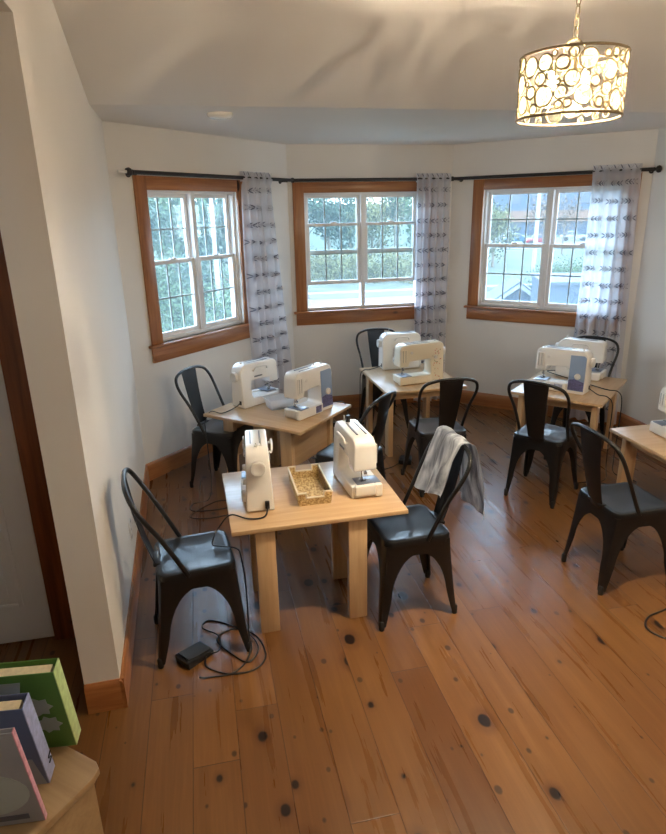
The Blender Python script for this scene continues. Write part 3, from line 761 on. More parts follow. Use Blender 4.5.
# ------------------------------------------------------------------ fleece over the second chair
m = MB()
def fl(u, v):
    k = min(1, max(0, (v - .3) / .4)); y0, y1 = -.195 + .075 * k, .085 + .105 * k
    y = y0 + (y1 - y0) * u + .012 * S(9 * v)
    lenF, lenB = .31 + .03 * S(5 * u + .5), .36 + .05 * u
    cx, cz, r = -.279, .945, .020
    if v < .42:
        t = 1 - v / .42; z = cz - lenF * t; x = cx + r + .016 + .105 * t + .016 * S(9 * u + 2 * t) * t + .010 * S(19 * u) * t
    elif v < .58:
        a_ = PI * (v - .42) / .16; x = cx + (r + .016) * Cc(a_) ; z = cz + .022 * S(a_) + .004 * S(13 * u)
    else:
        t = (v - .58) / .42; z = cz - lenB * t; x = cx - r - .018 - .05 * t - .018 * S(7 * u + 1 + 2 * t) * t - .008 * S(17 * u) * t
    return Vector((x, y, z))
m.grid(34, 44, fl); m.solid(.032)
ft = m.build('fleece_throw', 'fleece', loc=CH[1].location, rot=rz(255), sharp=1.5)
tag(ft, 'grey marbled fleece throw draped over the back of a dark metal chair', 'throw')

# ------------------------------------------------------------------ pendant lamp
LC = Vector((0.835, 2.33, 2.486)); LR, LH = 0.172, 0.190
pl_ = empty('pendant_lamp', LC); tag(pl_, 'drum pendant lamp of bronze rings filled with glass discs, lit', 'pendant lamp')
for nm, z in (('top_rim', LH/2), ('bottom_rim', -LH/2)):
    m = MB(); m.tube([(LR*Cc(2*PI*k/64), LR*S(2*PI*k/64), z) for k in range(64)], .0045, 8, closed=True); m.build(nm, 'bronze', pl_)
circ = []; r2 = random.Random(11); per = 2 * PI * LR
for R_, tries in ((.031, 60), (.025, 160), (.020, 700), (.0155, 1500), (.012, 3000), (.009, 3000)):
    for _ in range(tries):
        rr_ = R_ * r2.uniform(.93, 1.05)
        x = r2.uniform(0, per); z = r2.uniform(-LH/2 + rr_ + .003, LH/2 - rr_ - .003)
        ok = True
        for (X_, Z_, Q_) in circ:
            dx = abs(x - X_); dx = min(dx, per - dx)
            if math.hypot(dx, z - Z_) < rr_ + Q_ + .0035: ok = False; break
        if ok and len(circ) < 99: circ.append((x, z, rr_))
lat = MB()
for (x, z, r_) in circ:
    a0 = x / LR
    pts = []
    for k in range(22):
        b_ = 2*PI*k/22; aa = a0 + r_ * Cc(b_) / LR; pts.append((LR*Cc(aa), LR*S(aa), z + r_*S(b_)))
    lat.tube(pts, .0030, 6, closed=True)
lat.build('ring_lattice', 'bronze', pl_)
for (x, z, r_) in circ:
    a0 = x / LR; m = MB(); cen = m.b.verts.new((LR*Cc(a0)*1.004, LR*S(a0)*1.004, z)); rg = []
    for k in range(18):
        b_ = 2*PI*k/18; aa = a0 + (r_-.001) * Cc(b_) / LR; rg.append(m.b.verts.new((LR*Cc(aa), LR*S(aa), z + (r_-.001)*S(b_))))
    for k in range(18): m.face([cen, rg[k], rg[(k+1)%18]])
    m.solid(.0025); m.build('glass_disc', 'disc', pl_)
m = MB()
for k in range(3):
    a_ = 2*PI*k/3; m.tube([(0, 0, LH/2 + .0), (LR*Cc(a_), LR*S(a_), LH/2)], .004, 6)
m.lathe([(0, -.07), (.016, -.07), (.018, -.02), (.010, .0), (.010, .02), (0, .02)], 14, T(0, 0, LH/2)); m.build('spider_frame', 'bronze', pl_)
m = MB(); m.tube(catmull([(-.030, 0, LH/2 + .004), (-.033, 0, LH/2 + .03), (0, 0, LH/2 + .055), (.033, 0, LH/2 + .03), (.030, 0, LH/2 + .004)], 5), .003, 6); m.build('hanging_loop', 'bronze', pl_)
m = MB(); zc = LH/2 + .050; ceil_z = CZ + SL * ((E0 - LC).dot(-EP)) - LC.z
k = 0
while zc < ceil_z - .03:
    rot = rotmat('Z', 90 * (k % 2) + 30)
    pts = [rot @ Vector((.0085*Cc(2*PI*j/14), 0, zc + .018 + .020*S(2*PI*j/14))) for j in range(14)]
    m.tube(pts, .0022, 6, closed=True); zc += .0325; k += 1
m.build('chain', 'bronze', pl_)
m = MB(); m.lathe([(0, 0), (.06, 0), (.065, -.01), (.05, -.03), (.02, -.04), (0, -.04)], 24, T(0, 0, ceil_z + .012)); m.build('canopy', 'bronze', pl_)
bpos = [(-.075, -.03, .012), (.055, .02, .030), (0.0, -.085, -.01)][:2]
for (x, y, z) in bpos:
    m = MB(); m.tube([(0, 0, LH/2 - .03), (x*.7, y*.7, LH/2 - .045), (x, y, z + .055)], .005, 6); m.lathe([(0, .035), (.012, .035), (.014, .06), (0, .062)], 12, T(x, y, z)); m.build('lamp_holder', 'bronze', pl_)
    m = MB(); m.lathe([(0, -.024), (.009, -.021), (.014, -.012), (.0155, 0), (.013, .014), (.009, .026), (.008, .038), (0, .038)], 16, T(x, y, z)); m.build('bulb', 'bulb', pl_)
    ld = bpy.data.lights.new('bulb_light', 'POINT'); ld.energy = 450; ld.color = (1.0, .83, .60); ld.shadow_soft_size = .0165
    lo = bpy.data.objects.new('bulb_light', ld); COL.objects.link(lo); lo.location = LC + Vector((x, y, z))
# smoke detector
m = MB(); m.lathe([(0, 0), (.084, 0), (.086, -.008), (.082, -.018), (.070, -.030), (.038, -.036), (0, -.037)], 28)
sd = m.build('smoke_detector', 'white', loc=(-.705, 4.45, CZ)); tag(sd, 'round white smoke detector on the flat bay ceiling', 'smoke detector')
m = MB(); m.tube([(.050*Cc(2*PI*k/24), .050*S(2*PI*k/24), -.0325) for k in range(24)], .002, 6, closed=True); m.build('vent_ring', 'slot', sd)
# wall outlet
p = L0E + dv(azL0) * ((C0 - L0E).length - 1.50)
ot = empty('wall_outlet', (p.x, p.y, .345), rz(azL0)); tag(ot, 'white wall outlet low on the left wall behind the front left chair', 'outlet')
m = MB(); m.box((-.036, -.006, -.058), (.036, .0, .058), .003); m.build('cover_plate', 'white', ot)
for z in (-.024, .024):
    m = MB(); m.box((-.017, -.0085, z-.015), (.017, -.005, z+.015), .003); m.build('socket_face', 'offwhite', ot)

# ------------------------------------------------------------------ cords and pedals
def cord(pts, owner=None, r=.0042, name='power_cord', k=7):
    q = catmull(pts, k); m = MB(); o = Vector(q[0]); m.tube([p - o for p in q], r, 8)
    root = m.build(name, 'black', loc=o, sharp=2)
    if owner: adopt(root, owner)
    return root
def adopt(ch, par):       # parent without moving
    pm = Matrix.Translation(par.location) @ Matrix.Rotation(par.rotation_euler.z, 4, 'Z')
    ch.parent = par; ch.matrix_parent_inverse = pm.inverted()
def mpt(mo, x, y, z):      # machine-local point
    return mo.location + Matrix.Rotation(mo.rotation_euler.z, 3, 'Z') @ Vector((x, y, z))
G = .0045
a = mpt(M1, .195, .041, .040); b = mpt(M1, .212, .041, .036)
ed = Vector((-.50, 2.86, TZ + .006))
c1 = cord([mpt(M1, .192, .041, .042), b, (-.36, 2.775, TZ + .010), (-.44, 2.765, TZ + .007), (-.535, 2.80, TZ + .012), (-.60, 2.80, TZ - .06), (-.62, 2.765, .540), (-.625, 2.74, .507), (-.58, 2.72, .508), (-.500, 2.70, .506), (-.475, 2.68, .47), (-.46, 2.67, .30), (-.45, 2.60, .10), (-.44, 2.52, .01), (-.50, 2.40, G), (-.62, 2.37, G), (-.66, 2.36, G + .01)], M1)
m = MB(); m.box((-.011, -.006, -.02), (.011, .012, .018), .003); m.build('plug', 'black', c1, loc=mpt(M1, .201, .041, .045) - c1.location)
pd = empty('foot_pedal', (-.715, 2.515, 0), rz(40)); tag(pd, 'black foot pedal lying under the front left chair', 'foot pedal')
m = MB(); m.prism([(-.075, 0), (.075, 0), (.078, .025), (-.070, .042), (-.078, .035)], 'Y', -.055, .055, .006); m.build('housing', 'black', pd)
m = MB(); m.prism([(-.064, .043), (.066, .028), (.066, .033), (-.064, .049)], 'Y', -.044, .044, .002); m.build('treadle', 'rubber', pd)
cord([(-.655, 2.50, .015), (-.64, 2.44, G), (-.52, 2.39, G), (-.40, 2.42, G), (-.36, 2.52, G), (-.42, 2.66, G), (-.52, 2.72, G + .004), (-.60, 2.70, G), (-.62, 2.62, G + .006), (-.52, 2.52, G), (-.44, 2.47, G), (-.40, 2.56, G + .008), (-.47, 2.68, G + .009), (-.60, 2.77, G), (-.70, 2.80, G), (-.72, 2.74, G), (-.62, 2.66, G + .009), (-.60, 2.55, G + .009), (-.655, 2.52, .02)], pd)
# cornerwise table, left machine
cord([mpt(M3, .195, .03, .04), mpt(M3, .24, .02, .015), (-.86, 4.50, TZ + .007), (-.955, 4.54, TZ + .010), (-1.00, 4.52, TZ - .06), (-.99, 4.46, .52), (-.97, 4.40, .30), (-.96, 4.36, .10), (-.98, 4.28, G), (-1.08, 4.22, G), (-1.06, 4.10, G), (-.86, 4.12, G), (-.74, 4.20, G), (-.90, 4.26, G), (-1.06, 4.02, G), (-.92, 3.98, G), (-.72, 4.06, G)], M3)
cord([mpt(M4, .195, .03, .04), mpt(M4, .23, .01, .02), (.03, 4.74, TZ + .007), (.09, 4.70, TZ + .01), (.12, 4.70, TZ - .06), (.12, 4.72, .3), (.10, 4.78, G), (.0, 4.95, G), (-.2, 5.1, G)], M4)
# middle table
cord([mpt(M5, .19, .03, .04), mpt(M5, .24, .02, .02), (.36, 5.78, TZ + .007), (.31, 5.76, TZ + .008), (.275, 5.75, TZ - .04), (.27, 5.75, .40), (.26, 5.73, .15), (.24, 5.70, G), (.3, 5.5, G)], M5)
pw = empty('power_bar', (.14, 5.98, 0), rz(80)); tag(pw, 'black power bar lying on the floor left of the middle table', 'power bar')
m = MB(); m.box((-.19, -.03, 0), (.19, .03, .04), .006); m.build('housing', 'black', pw)
for k in range(5):
    m = MB(); m.box((-.15 + k*.065, -.014, .038), (-.115 + k*.065, .014, .042), .002); m.build('socket_face', 'slot', pw)
p2 = empty('foot_pedal', (.63, 4.98, 0), rz(10)); tag(p2, 'black foot pedal on the floor under the middle window table', 'foot pedal')
m = MB(); m.prism([(-.075, 0), (.075, 0), (.078, .025), (-.070, .042), (-.078, .035)], 'Y', -.055, .055, .006); m.build('housing', 'black', p2)
m = MB(); m.prism([(-.064, .043), (.066, .028), (.066, .033), (-.064, .049)], 'Y', -.044, .044, .002); m.build('treadle', 'rubber', p2)
cord([(.58, 4.93, .012), (.50, 4.85, G), (.40, 4.80, G), (.30, 4.86, G), (.38, 4.96, G), (.46, 5.06, G), (.40, 5.18, G)], p2)
# right window table
cord([mpt(M7, .203, .04, .045), mpt(M7, .24, .05, .02), (2.18, 4.78, TZ + .008), (2.225, 4.72, TZ + .008), (2.255, 4.68, TZ - .05), (2.25, 4.66, .35), (2.24, 4.62, .08), (2.20, 4.52, G), (2.05, 4.42, G), (1.95, 4.36, G), (2.05, 4.28, G), (2.22, 4.34, G), (2.1, 4.46, G), (1.92, 4.45, G)], M7)
cord([mpt(M8, .203, .03, .04), mpt(M8, .26, .04, .02), (2.27, 5.02, TZ + .007), (2.32, 4.92, TZ + .008), (2.375, 4.86, TZ + .008), (2.40, 4.83, TZ - .06), (2.39, 4.80, .35), (2.36, 4.75, .08), (2.32, 4.62, G), (2.42, 4.45, G), (2.3, 4.36, G)], M8)
p4 = empty('foot_pedal', (1.93, 5.00, 0), rz(30)); tag(p4, 'black foot pedal on the floor under the right window table', 'foot pedal')
m = MB(); m.prism([(-.075, 0), (.075, 0), (.078, .025), (-.070, .042), (-.078, .035)], 'Y', -.055, .055, .006); m.build('housing', 'black', p4)
m = MB(); m.prism([(-.064, .043), (.066, .028), (.066, .033), (-.064, .049)], 'Y', -.044, .044, .002); m.build('treadle', 'rubber', p4)
xc = cord([(1.85, 2.84, G), (1.76, 2.80, G), (1.68, 2.76, G), (1.63, 2.70, G), (1.625, 2.64, G), (1.68, 2.58, G), (1.78, 2.56, G), (1.9, 2.60, G)], None, .005, 'extension_cable'); tag(xc, 'black cable looping on the floor at the right edge of the photo', 'cable')

# ------------------------------------------------------------------ crate and books at the near left
BZ = 0.75
kp = Vector((-0.608, 1.215, 0)); e1 = dv(-62); e2 = dv(-150)
cr = empty('wooden_crate', (kp.x, kp.y, 0), rz(-62)); tag(cr, 'blond wooden crate at the bottom left corner with books standing on it', 'crate')
# local X along e1 (bearing -62), local Y along bearing -152 side => -Y
m = MB(); pts_ = [(0.035, -.0), (.62, 0), (.62, .60), (0, .60), (0, .04), (.010, .012)]
m.prism(pts_, 'Z', BZ - .022, BZ, .004)
m.mi = 0; m.build('top', 'crate', cr)
m = MB()
for lo, hi in (((.04, .012, .0), (.60, .035, BZ - .022)), ((.012, .035, 0), (.035, .58, BZ - .022)), ((.58, .035, 0), (.60, .58, BZ - .022)), ((.035, .56, 0), (.58, .58, BZ - .022))): m.box(lo, hi, .002)
m.build('side', 'crate', cr)
for z in (.10, .42):
    m = MB(); m.box((.035, .035, z), (.58, .56, z + .018)); m.build('shelf', 'crate', cr)
MT['page'] = plain('paper_edge', rgb(214, 200, 168), 0.8, var=.1, scale=90)
MT['green'] = plain('green_cover', rgb(84, 128, 56), 0.4, var=.08)
MT['palegreen'] = plain('pale_green_spine', rgb(176, 200, 140), 0.4, var=.22, scale=50)
MT['blue'] = plain('slate_blue_cover', rgb(88, 98, 132), 0.4, var=.08)
MT['lilac'] = plain('lilac_spine', rgb(150, 160, 200), 0.4, var=.2, scale=60)
MT['greycover'] = plain('grey_cover', rgb(150, 152, 158), 0.4, var=.06)
MT['pink'] = plain('pink_spine', rgb(206, 150, 166), 0.4, var=.25, scale=60)
MT['petal'] = plain('grey_white_print', rgb(176, 186, 182), 0.5)
def book(name, loc, az, W, Hh, D, cover, spine, label, prints, lean=0.0):
    """spine at local x=0 facing +X, cover runs towards -X; thickness along Y (near face at -Y)"""
    root = empty(name, loc, rz(az)); tag(root, label, 'book', 'books on the crate')
    R_ = T(0, 0, D/2 * S(math.radians(lean))) @ rotmat('X', lean)
    def bd(m, nm, mt, par):
        bmesh.ops.transform(m.b, matrix=R_, verts=m.b.verts[:]); return m.build(nm, mt, par)
    m = MB(); m.box((-W, -D/2, 0), (0, -D/2 + .0025, Hh), .0008); cv = bd(m, 'cover', cover, root)
    m = MB(); m.box((-W, D/2 - .0025, 0), (0, D/2, Hh), .0008); bd(m, 'cover', cover, root)
    m = MB(); m.box((-.002, -D/2, 0), (.0015, D/2, Hh), .0008); sn = bd(m, 'spine', spine, root)
    m = MB(); m.box((-W + .006, -D/2 + .004, .004), (-.012, D/2 - .012, Hh - .008)); bd(m, 'pages', 'page', root)
    for nm, mt, poly in prints:
        m = MB(); m.prism(poly, 'Y', -D/2 - .0008, -D/2 + .0005); bd(m, nm, mt, cv)
    return root, sn
flw = lambda cx, cz, r: [(cx + r*(1 if k % 2 == 0 else .72)*Cc(2*PI*k/14), cz + r*(1 if k % 2 == 0 else .72)*S(2*PI*k/14)) for k in range(14)]
book('ring_binder', (-.712, 1.305, BZ), 84, .24, .288, .045, 'green', 'palegreen', 'green ring binder with pale flowers on its cover, rearmost on the crate',
     [('grey_panel', 'petal', [(-.24, .03), (-.13, .03), (-.115, .10), (-.10, .20), (-.085, .262), (-.24, .262)]), ('flower_print', 'petal', flw(-.062, .165, .036)), ('flower_print', 'petal', flw(-.050, .095, .034))], 10)
b2, s2 = book('ring_binder', (-.735, 1.190, BZ), 84, .24, .285, .045, 'blue', 'lilac', 'slate blue ring binder with lilac spine, between the green binder and the grey booklet',
     [('grey_panel', 'greycover', [(-.24, .0), (-.005, .0), (-.02, .10), (-.24, .12)])], 10)
m = MB(); m.tube(catmull([(.004, -.008, .05), (.004, .008, .056), (.004, -.008, .066), (.004, .008, .074)], 5), .0014, 6); m.build('spine_emblem', 'black', s2)
book('thin_booklet', (-.700, 1.075, BZ), 82, .22, .325, .014, 'greycover', 'pink', 'thin grey booklet with pink spine, frontmost on the crate',
     [('title_band', 'darkprint', [(-.13, .018), (-.03, .018), (-.03, .036), (-.13, .036)]), ('pale_oval', 'petal', [(-.10 + .09*Cc(2*PI*k/24), .12 + .075*S(2*PI*k/24)) for k in range(24)])], 10)

# ------------------------------------------------------------------ outdoors
GZ = -3.2
def px_dir(x, y=208):             # ground bearing of a sight line
    a, b = x - 333, y - 417; a, b = a * Cc(ROLL) - b * S(ROLL), a * S(ROLL) + b * Cc(ROLL)
    return Vector((a / F_PX, Cc(TH) - b / F_PX * S(TH), 0)).normalized()
def gp(x, d, z=GZ, y=208): q = px_dir(x, y) * d; return Vector((q.x, q.y, z))
def grassmat():
    t = NT('rough_grass'); pos = t.n('ShaderNodeNewGeometry').outputs['Position']
    a = t.n('ShaderNodeTexNoise', {'Vector': pos, 'Scale': .35, 'Detail': 6.0}).outputs[0]
    c = t.ramp(t.maprange(a, .3, .7), [(0, rgb(36, 48, 32)[:3]), (.5, rgb(52, 62, 44)[:3]), (1, rgb(78, 78, 58)[:3])]); t.bsdf(Base_Color=c, Roughness=.95); return t.m
MT['grass'] = grassmat()
MT['asphalt'] = plain('pale_asphalt', rgb(84, 86, 92), .9, var=.08, scale=.4)
MT['concrete'] = plain('pale_concrete', rgb(112, 112, 112), .9, var=.05, scale=.5)
def leafmat(name, a, b):
    t = NT(name); pos = t.n('ShaderNodeNewGeometry').outputs['Position']
    n_ = t.n('ShaderNodeTexNoise', {'Vector': pos, 'Scale': .9, 'Detail': 4.0}).outputs[0]
    r_ = t.n('ShaderNodeObjectInfo').outputs['Random']
    f_ = t.math('ADD', t.math('MULTIPLY', t.maprange(n_, .3, .7), .7), t.math('MULTIPLY', r_, .3))
    c = t.ramp(f_, [(0, a[:3]), (1, b[:3])]); t.bsdf(Base_Color=c, Roughness=.8); return t.m
MT['leafA'] = leafmat('green_leaves', rgb(34, 56, 34), rgb(80, 98, 56))
MT['leafB'] = leafmat('dark_leaves', rgb(26, 44, 35), rgb(60, 82, 54))
MT['leafC'] = leafmat('yellowing_leaves', rgb(70, 74, 38), rgb(112, 106, 58))
MT['leafD'] = leafmat('reddish_leaves', rgb(76, 62, 52), rgb(110, 90, 74))
MT['bark'] = plain('bark', rgb(110, 98, 86), .9)
m = MB(); m.grid(40, 40, lambda u, v: Vector((-150 + 300*u, 8.5 + 260*v**1.5, GZ + (4.0 * max(0, (v**1.5*260 - 55) / 100) if (-150+300*u) < 8 + .1*v*260 else 0))))
tag(m.build('ground', 'grass', sharp=3), kind='structure')
def strip(name, x0, x1, d0, d1, mt, z):
    m = MB(); q = [gp(x0, d0, z), gp(x1, d0, z), gp(x1, d1, z), gp(x0, d1, z)]; m.face([m.b.verts.new(p) for p in q]); m.b.normal_update()
    o = m.build(name, mt); tag(o, kind='structure'); return o
# road seen through the middle window, its verge kerb and the far parking lot
dmid = dv(80)
def slab2(name, c, d, L_, W_, mt, z0, z1):
    n_ = Vector((-d.y, d.x, 0)); m = MB(); q = [c - d*L_/2 - n_*W_/2, c + d*L_/2 - n_*W_/2, c + d*L_/2 + n_*W_/2, c - d*L_/2 + n_*W_/2]
    m.prism([(p.x, p.y) for p in q], 'Z', z0, z1); return tag(m.build(name, mt, sharp=.3), kind='structure')
slab2('road', gp(350, 36), dmid, 26, 7, 'asphalt', GZ - .2, GZ + .04)
slab2('road_kerb', gp(352, 40.3), dmid, 26, .8, 'concrete', GZ - .2, GZ + .35)
slab2('parking_lot', gp(560, 108), dv(95), 90, 34, 'asphalt', GZ - .2, GZ + .05)
slab2('footpath', gp(490, 25.5), dv(95), 9, 1.6, 'concrete', GZ - .2, GZ + .05)

def tree_proto(name, mt, h, w, n, seed, trunk=True, lsz=.38):
    r = random.Random(seed); root = empty(name, (0, 0, 0)); m = MB(); blobs = []
    for k in range(9):
        a_ = r.random()*2*PI; rad = w*.32*r.random(); z = h*(.30 + .52*r.random() if trunk else .15 + .6*r.random()); blobs.append((Vector((rad*Cc(a_)*1.3, rad*S(a_)*1.3, z)), w*(.26 + .12*r.random())))
    for k in range(n):
        c, R_ = r.choice(blobs); d = Vector((r.gauss(0,1), r.gauss(0,1), r.gauss(0,1))).normalized(); p = c + d * R_ * (r.random() ** .35)
        p.z = max(p.z, .12)
        nrm_ = (d + Vector((r.gauss(0,.5), r.gauss(0,.5), r.gauss(0,.5)))).normalized(); t1 = nrm_.orthogonal().normalized(); t2 = nrm_.cross(t1); s_ = lsz * r.uniform(.6, 1.3)
        q = [p + t1*s_*.5, p + t2*s_*.32 + nrm_*.03, p - t1*s_*.5, p - t2*s_*.32]
        m.face([m.b.verts.new(x) for x in q])
    m.build('foliage', mt, root, recalc=False)
    m = MB()
    top = h*.6
    m.tube([(0,0,-.3), (.02,0,h*.25), (.05,.03,top)], [w*.035, w*.028, w*.012], 8)
    for k in range(5):
        a_ = 2*PI*k/5; m.tube([(.02, 0, h*(.22+.05*k)), (w*.22*Cc(a_), w*.22*S(a_), h*(.38+.06*k))], [w*.014, w*.005], 6)
    m.build('trunk', 'bark', root)
    return root
P_A = tree_proto('leafy_tree', 'leafA', 7.5, 5.5, 2600, 1, True, .30)
P_B = tree_proto('leafy_tree', 'leafB', 8.5, 5.0, 2600, 2, True, .30)
P_C = tree_proto('leafy_tree', 'leafC', 6.0, 4.5, 2000, 3, True, .28)
P_S = tree_proto('leafy_shrub', 'leafA', 2.6, 3.6, 2600, 4, False, .16)
P_Y = tree_proto('leafy_shrub', 'leafC', 2.2, 3.4, 1600, 5, False, .2)
P_D = tree_proto('bare_tree', 'leafD', 7.0, 3.6, 420, 6, True, .28)
used = set()
def plant(P_, x, d, s_, label, cat, group, z=None):
    o = P_ if P_.name not in used else copy_tree(P_)
    used.add(P_.name)
    q = gp(x, d); zz = GZ if z is None else z
    if z is None and q.x < 12:
        v_ = max(0.0, q.y - 8.5)
        if v_ > 55: zz = GZ + 4.0 * (v_ - 55) / 100
    o.location = (q.x, q.y, zz - .05); o.rotation_euler = (0, 0, rnd.random()*6.28); o.scale = (s_, s_, s_ * rnd.uniform(.92, 1.08))
    tag(o, label, cat, group)
WL = 'green tree in the thicket outside the left window'; WLs = 'green shrub low in the thicket outside the left window'
for P_, x, d, s_ in ((P_B, 118, 31, .95), (P_A, 172, 42, 1.1), (P_B, 228, 33, .95), (P_A, 140, 56, 1.3), (P_B, 206, 63, 1.4), (P_A, 262, 50, 1.2)): plant(P_, x, d, s_, WL, 'tree', 'thicket trees outside the left window')
for x, d, s_ in ((138, 22, .9), (196, 24, .95), (248, 23, .9), (168, 29, 1.0), (222, 30, 1.0), (150, 37, 1.2), (196, 38, 1.2)): plant(P_S, x, d, s_, WLs, 'shrub', 'thicket shrubs outside the left window')
WM = 'green tree beyond the road outside the middle window'; WMs = 'yellow green shrub on the verge beyond the road outside the middle window'
for P_, x, d, s_ in ((P_A, 280, 62, 1.0), (P_B, 328, 60, 1.0), (P_A, 416, 61, 1.0), (P_B, 462, 64, 1.1), (P_B, 306, 74, 1.25), (P_A, 350, 84, 1.35), (P_B, 396, 78, 1.3), (P_A, 440, 82, 1.3)): plant(P_, x, d, s_, WM, 'tree', 'trees beyond the road')
plant(P_C, 372, 62, 1.1, 'yellowing tree among the green ones outside the middle window', 'tree', None)
for x, d, s_ in ((294, 49, .85), (334, 49.5, .9), (374, 49, .85), (414, 49.5, .9), (450, 49, .85), (314, 53.5, .95), (354, 53.5, .95), (394, 53.5, .95), (434, 53.5, .95)): plant(P_Y, x, d, s_, WMs, 'shrub', 'shrubs on the road verge')
plant(P_C, 496, 62, .95, 'yellow green tree at the left side of the right window view', 'tree', None, GZ)
plant(P_D, 546, 84, 1.15, 'sparse reddish tree left of the mullion in the right window view', 'tree', None, GZ)
plant(P_D, 566, 80, 1.05, 'sparse reddish tree right of the mullion in the right window view', 'tree', None, GZ)
plant(P_D, 612, 84, 1.1, 'sparse reddish tree behind the right curtain', 'tree', None, GZ)
for x, d, s_ in ((552, 40, .7), (566, 42, .8), (580, 41, .75), (596, 42, .8)): plant(P_S, x, d, s_, 'green shrub behind the blue grey shed outside the right window', 'shrub', 'shrubs behind the shed', GZ)

MT['slate'] = plain('blue_grey_siding', rgb(56, 66, 82), .7, var=.05, scale=2)
MT['whitewood'] = plain('white_painted_wood', rgb(140, 144, 148), .6)
MT['roofgrey'] = plain('grey_roof', rgb(66, 72, 84), .8, var=.1, scale=3)
MT['salmon'] = plain('salmon_fascia', rgb(112, 84, 68), .7)
MT['bluewall'] = plain('pale_blue_cladding', rgb(64, 76, 92), .7)
MT['darkglass'] = plain('dark_window', rgb(50, 60, 76), .2)
MT['carred'] = plain('red_car_paint', rgb(126, 24, 32), .3, coat=.5)
MT['carwhite'] = plain('white_car_paint', rgb(130, 134, 140), .3, coat=.5)
MT['carblue'] = plain('teal_car_paint', rgb(50, 84, 104), .3, coat=.5)
# gabled shed
gc = gp(519, 25, y=288); gd = dv(100); 
sh = empty('gabled_shed', gc, rz(100)); tag(sh, 'small blue grey shed with white gable boards below the right window', 'shed')
def gz_at(y, d): return CAM_H - d * ((y - 208) / 643)
za, zb = gz_at(278, 25) , gz_at(299, 25)
hw = 1.12
m = MB(); m.prism([(-hw+.12, GZ - gc.z), (hw-.12, GZ - gc.z), (hw-.12, zb - GZ + .05), (0, za - GZ - .08), (-hw+.12, zb - GZ + .05)], 'Y', -0.0, 2.2); m.build('walls', 'slate', sh)
m = MB()
for sx in (-1, 1):
    q = [(0, za - GZ), (sx*hw, zb - GZ), (sx*hw, zb - GZ - .16), (0, za - GZ - .19)]; m.prism(q, 'Y', -.14, -.04)
m.build('gable_board', 'whitewood', sh)
m = MB()
for sx in (-1, 1): m.prism([(0, za - GZ), (sx*hw, zb - GZ), (sx*hw, zb - GZ + .06), (0, za - GZ + .06)], 'Y', -.16, 2.3)
m.build('roof', 'roofgrey', sh)
# larger shed to its right
sc2 = gp(577, 21.5, y=290); s2_ = empty('blue_grey_shed', sc2, rz(100)); tag(s2_, 'plain blue grey shed at the right of the right window, beside the gabled one', 'shed')
m = MB(); m.box((-1.0, 0, 0), (2.6, 3, gz_at(279, 21.5) - GZ)); m.build('walls', 'slate', s2_)
m = MB(); m.box((-1.1, -.1, gz_at(279, 21.5) - GZ), (2.7, 3.1, gz_at(279, 21.5) - GZ + .09)); m.build('roof', 'roofgrey', s2_)
# street pole
pp = gp(534, 50, y=260); m = MB(); m.lathe([(0, -.2), (.17, -.2), (.15, 4), (.11, 9), (0, 9)], 14); po = m.build('street_pole', 'whitewood', loc=pp); tag(po, 'tall white street pole left of the mullion of the right window', 'pole')
pp = gp(212, 29); m = MB(); m.lathe([(0, -.2), (.13, -.2), (.12, 4), (.09, 8.5), (0, 8.5)], 14); po = m.build('street_pole', 'whitewood', loc=pp); tag(po, 'white street pole among the trees outside the left window', 'pole')
# shop building across the lot
bc = gp(545, 138); bl = empty('shop_building', bc, rz(98)); tag(bl, 'pale blue shop building with salmon fascia across the parking lot', 'building')
m = MB(); m.box((-14, 0, 0), (26, 14, 9.5)); m.build('walls', 'bluewall', bl)
m = MB(); m.box((-13, -.6, 2.6), (25, 0, 4.8)); m.build('fascia', 'salmon', bl)
m = MB(); m.box((-14.3, -.3, 9.5), (26.3, 14.3, 10.0)); m.build('roof', 'whitewood', bl)
for k in range(8):
    m = MB(); m.box((-12 + k*4.6, -.12, 6.0), (-9.4 + k*4.6, 0, 8.4)); m.build('window', 'darkglass', bl)
    m = MB(); m.box((-12 + k*4.6, -.12, .2), (-9.0 + k*4.6, 0, 2.4)); m.build('shop_front', 'darkglass', bl)
def car(loc, az, mt, label):
    root = empty('car', loc, rz(az)); tag(root, label, 'car', 'cars in the far lot')
    m = MB(); m.prism([(-2.1, .35), (-2.15, .75), (-2.0, .92), (-1.2, .98), (1.0, .98), (2.0, .85), (2.15, .6), (2.1, .35)], 'Y', -.85, .85, .08); m.build('body', mt, root)
    m = MB(); m.prism([(-1.4, .96), (-1.0, 1.45), (.3, 1.48), (1.0, .96)], 'Y', -.75, .75, .06); m.build('cabin', 'darkglass', root)
    m = MB(); m.prism([(-1.0, 1.44), (.3, 1.47), (.2, 1.53), (-.9, 1.52)], 'Y', -.68, .68, .02); m.build('roof', mt, root)
    for x in (-1.35, 1.35):
        for y in (-.86, .66):
            m = MB(); m.lathe([(0, 0), (.33, 0), (.35, .03), (.35, .17), (.33, .2), (0, .2)], 18, T(x, y, .35) @ rotmat('X', -90)); m.build('wheel', 'rubber', root)
LZ = GZ + .05
car(gp(543, 100, LZ), 100, 'carred', 'red car in the lot outside the right window')
car(gp(519, 104, LZ), 95, 'carblue', 'teal blue car in the lot left of the street pole')
car(gp(514, 112, LZ), 95, 'carwhite', 'white car in the lot behind the teal one')
car(gp(577, 112, LZ), 100, 'carwhite', 'white car in the lot right of the mullion')

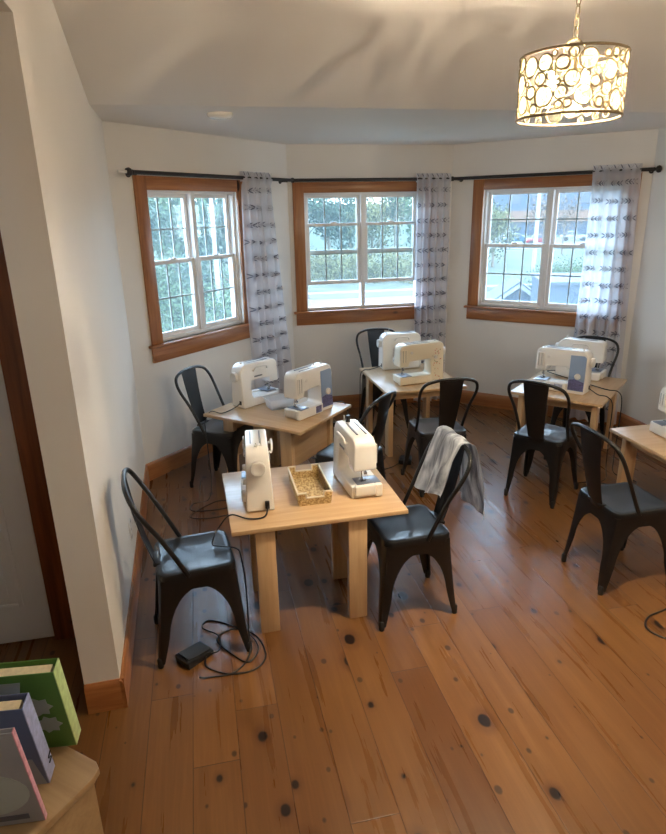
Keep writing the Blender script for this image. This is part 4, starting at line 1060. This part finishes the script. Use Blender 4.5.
# ------------------------------------------------------------------ light
w = bpy.data.worlds.new('overcast_sky'); sc.world = w; w.use_nodes = True
nt = w.node_tree; nt.nodes.clear()
wo = nt.nodes.new('ShaderNodeOutputWorld'); bg = nt.nodes.new('ShaderNodeBackground')
tcw = nt.nodes.new('ShaderNodeTexCoord'); sep = nt.nodes.new('ShaderNodeSeparateXYZ'); rp = nt.nodes.new('ShaderNodeValToRGB')
nt.links.new(tcw.outputs['Generated'], sep.inputs[0]); nt.links.new(sep.outputs[2], rp.inputs[0])
rp.color_ramp.elements[0].position = 0.0; rp.color_ramp.elements[0].color = (.70, .85, 1.0, 1)
rp.color_ramp.elements[1].position = 0.7; rp.color_ramp.elements[1].color = (.50, .70, 1.0, 1)
nt.links.new(rp.outputs[0], bg.inputs[0]); bg.inputs[1].default_value = 6.5
nt.links.new(bg.outputs[0], wo.inputs[0])
# sky light guides at the three windows and the opening behind the viewpoint
def portal(p, az, wd, ht):         # faces into the room
    l = bpy.data.lights.new('sky_portal', 'AREA'); l.shape = 'RECTANGLE'; l.size = wd; l.size_y = ht; l.cycles.is_portal = True
    o = bpy.data.objects.new('sky_portal', l); COL.objects.link(o); o.location = p
    o.rotation_euler = dv(az).to_track_quat('-Z', 'Y').to_euler()
for a, az, s0, s1 in WIN:
    q = a + dv(az) * (s0 + s1) / 2 - dv(az + 90) * .16; portal((q.x, q.y, (ZO0 + ZO1) / 2), az + 90, s1 - s0 - 2*CW, ZO1 - ZO0)
# weak warm fill light added behind the viewpoint, stands for no known lamp
ld = bpy.data.lights.new('fill_light_back', 'POINT'); ld.energy = 2.5; ld.color = (1.0, .80, .55); ld.shadow_soft_size = .12
lo = bpy.data.objects.new('fill_light_back', ld); COL.objects.link(lo); lo.location = (1.6, -1.2, 2.7)
# invented warm fill light, out of frame right, brightens sloped ceiling and walls
ld = bpy.data.lights.new('fill_light_side', 'POINT'); ld.energy = 26; ld.color = (1.0, .80, .55); ld.shadow_soft_size = .14
lo = bpy.data.objects.new('fill_light_side', ld); COL.objects.link(lo); lo.location = (2.9, 1.5, 2.55)

sc.view_settings.view_transform = 'Standard'; sc.view_settings.look = 'None'; sc.view_settings.gamma = 1.0
sc.view_settings.use_curve_mapping = False; sc.view_settings.exposure = 1.38
try:
    sc.cycles.use_denoising = True; sc.cycles.max_bounces = 10; sc.cycles.diffuse_bounces = 6; sc.cycles.transparent_max_bounces = 16
    sc.cycles.sample_clamp_indirect = 6.0; sc.cycles.caustics_reflective = False; sc.cycles.caustics_refractive = False
except Exception: pass
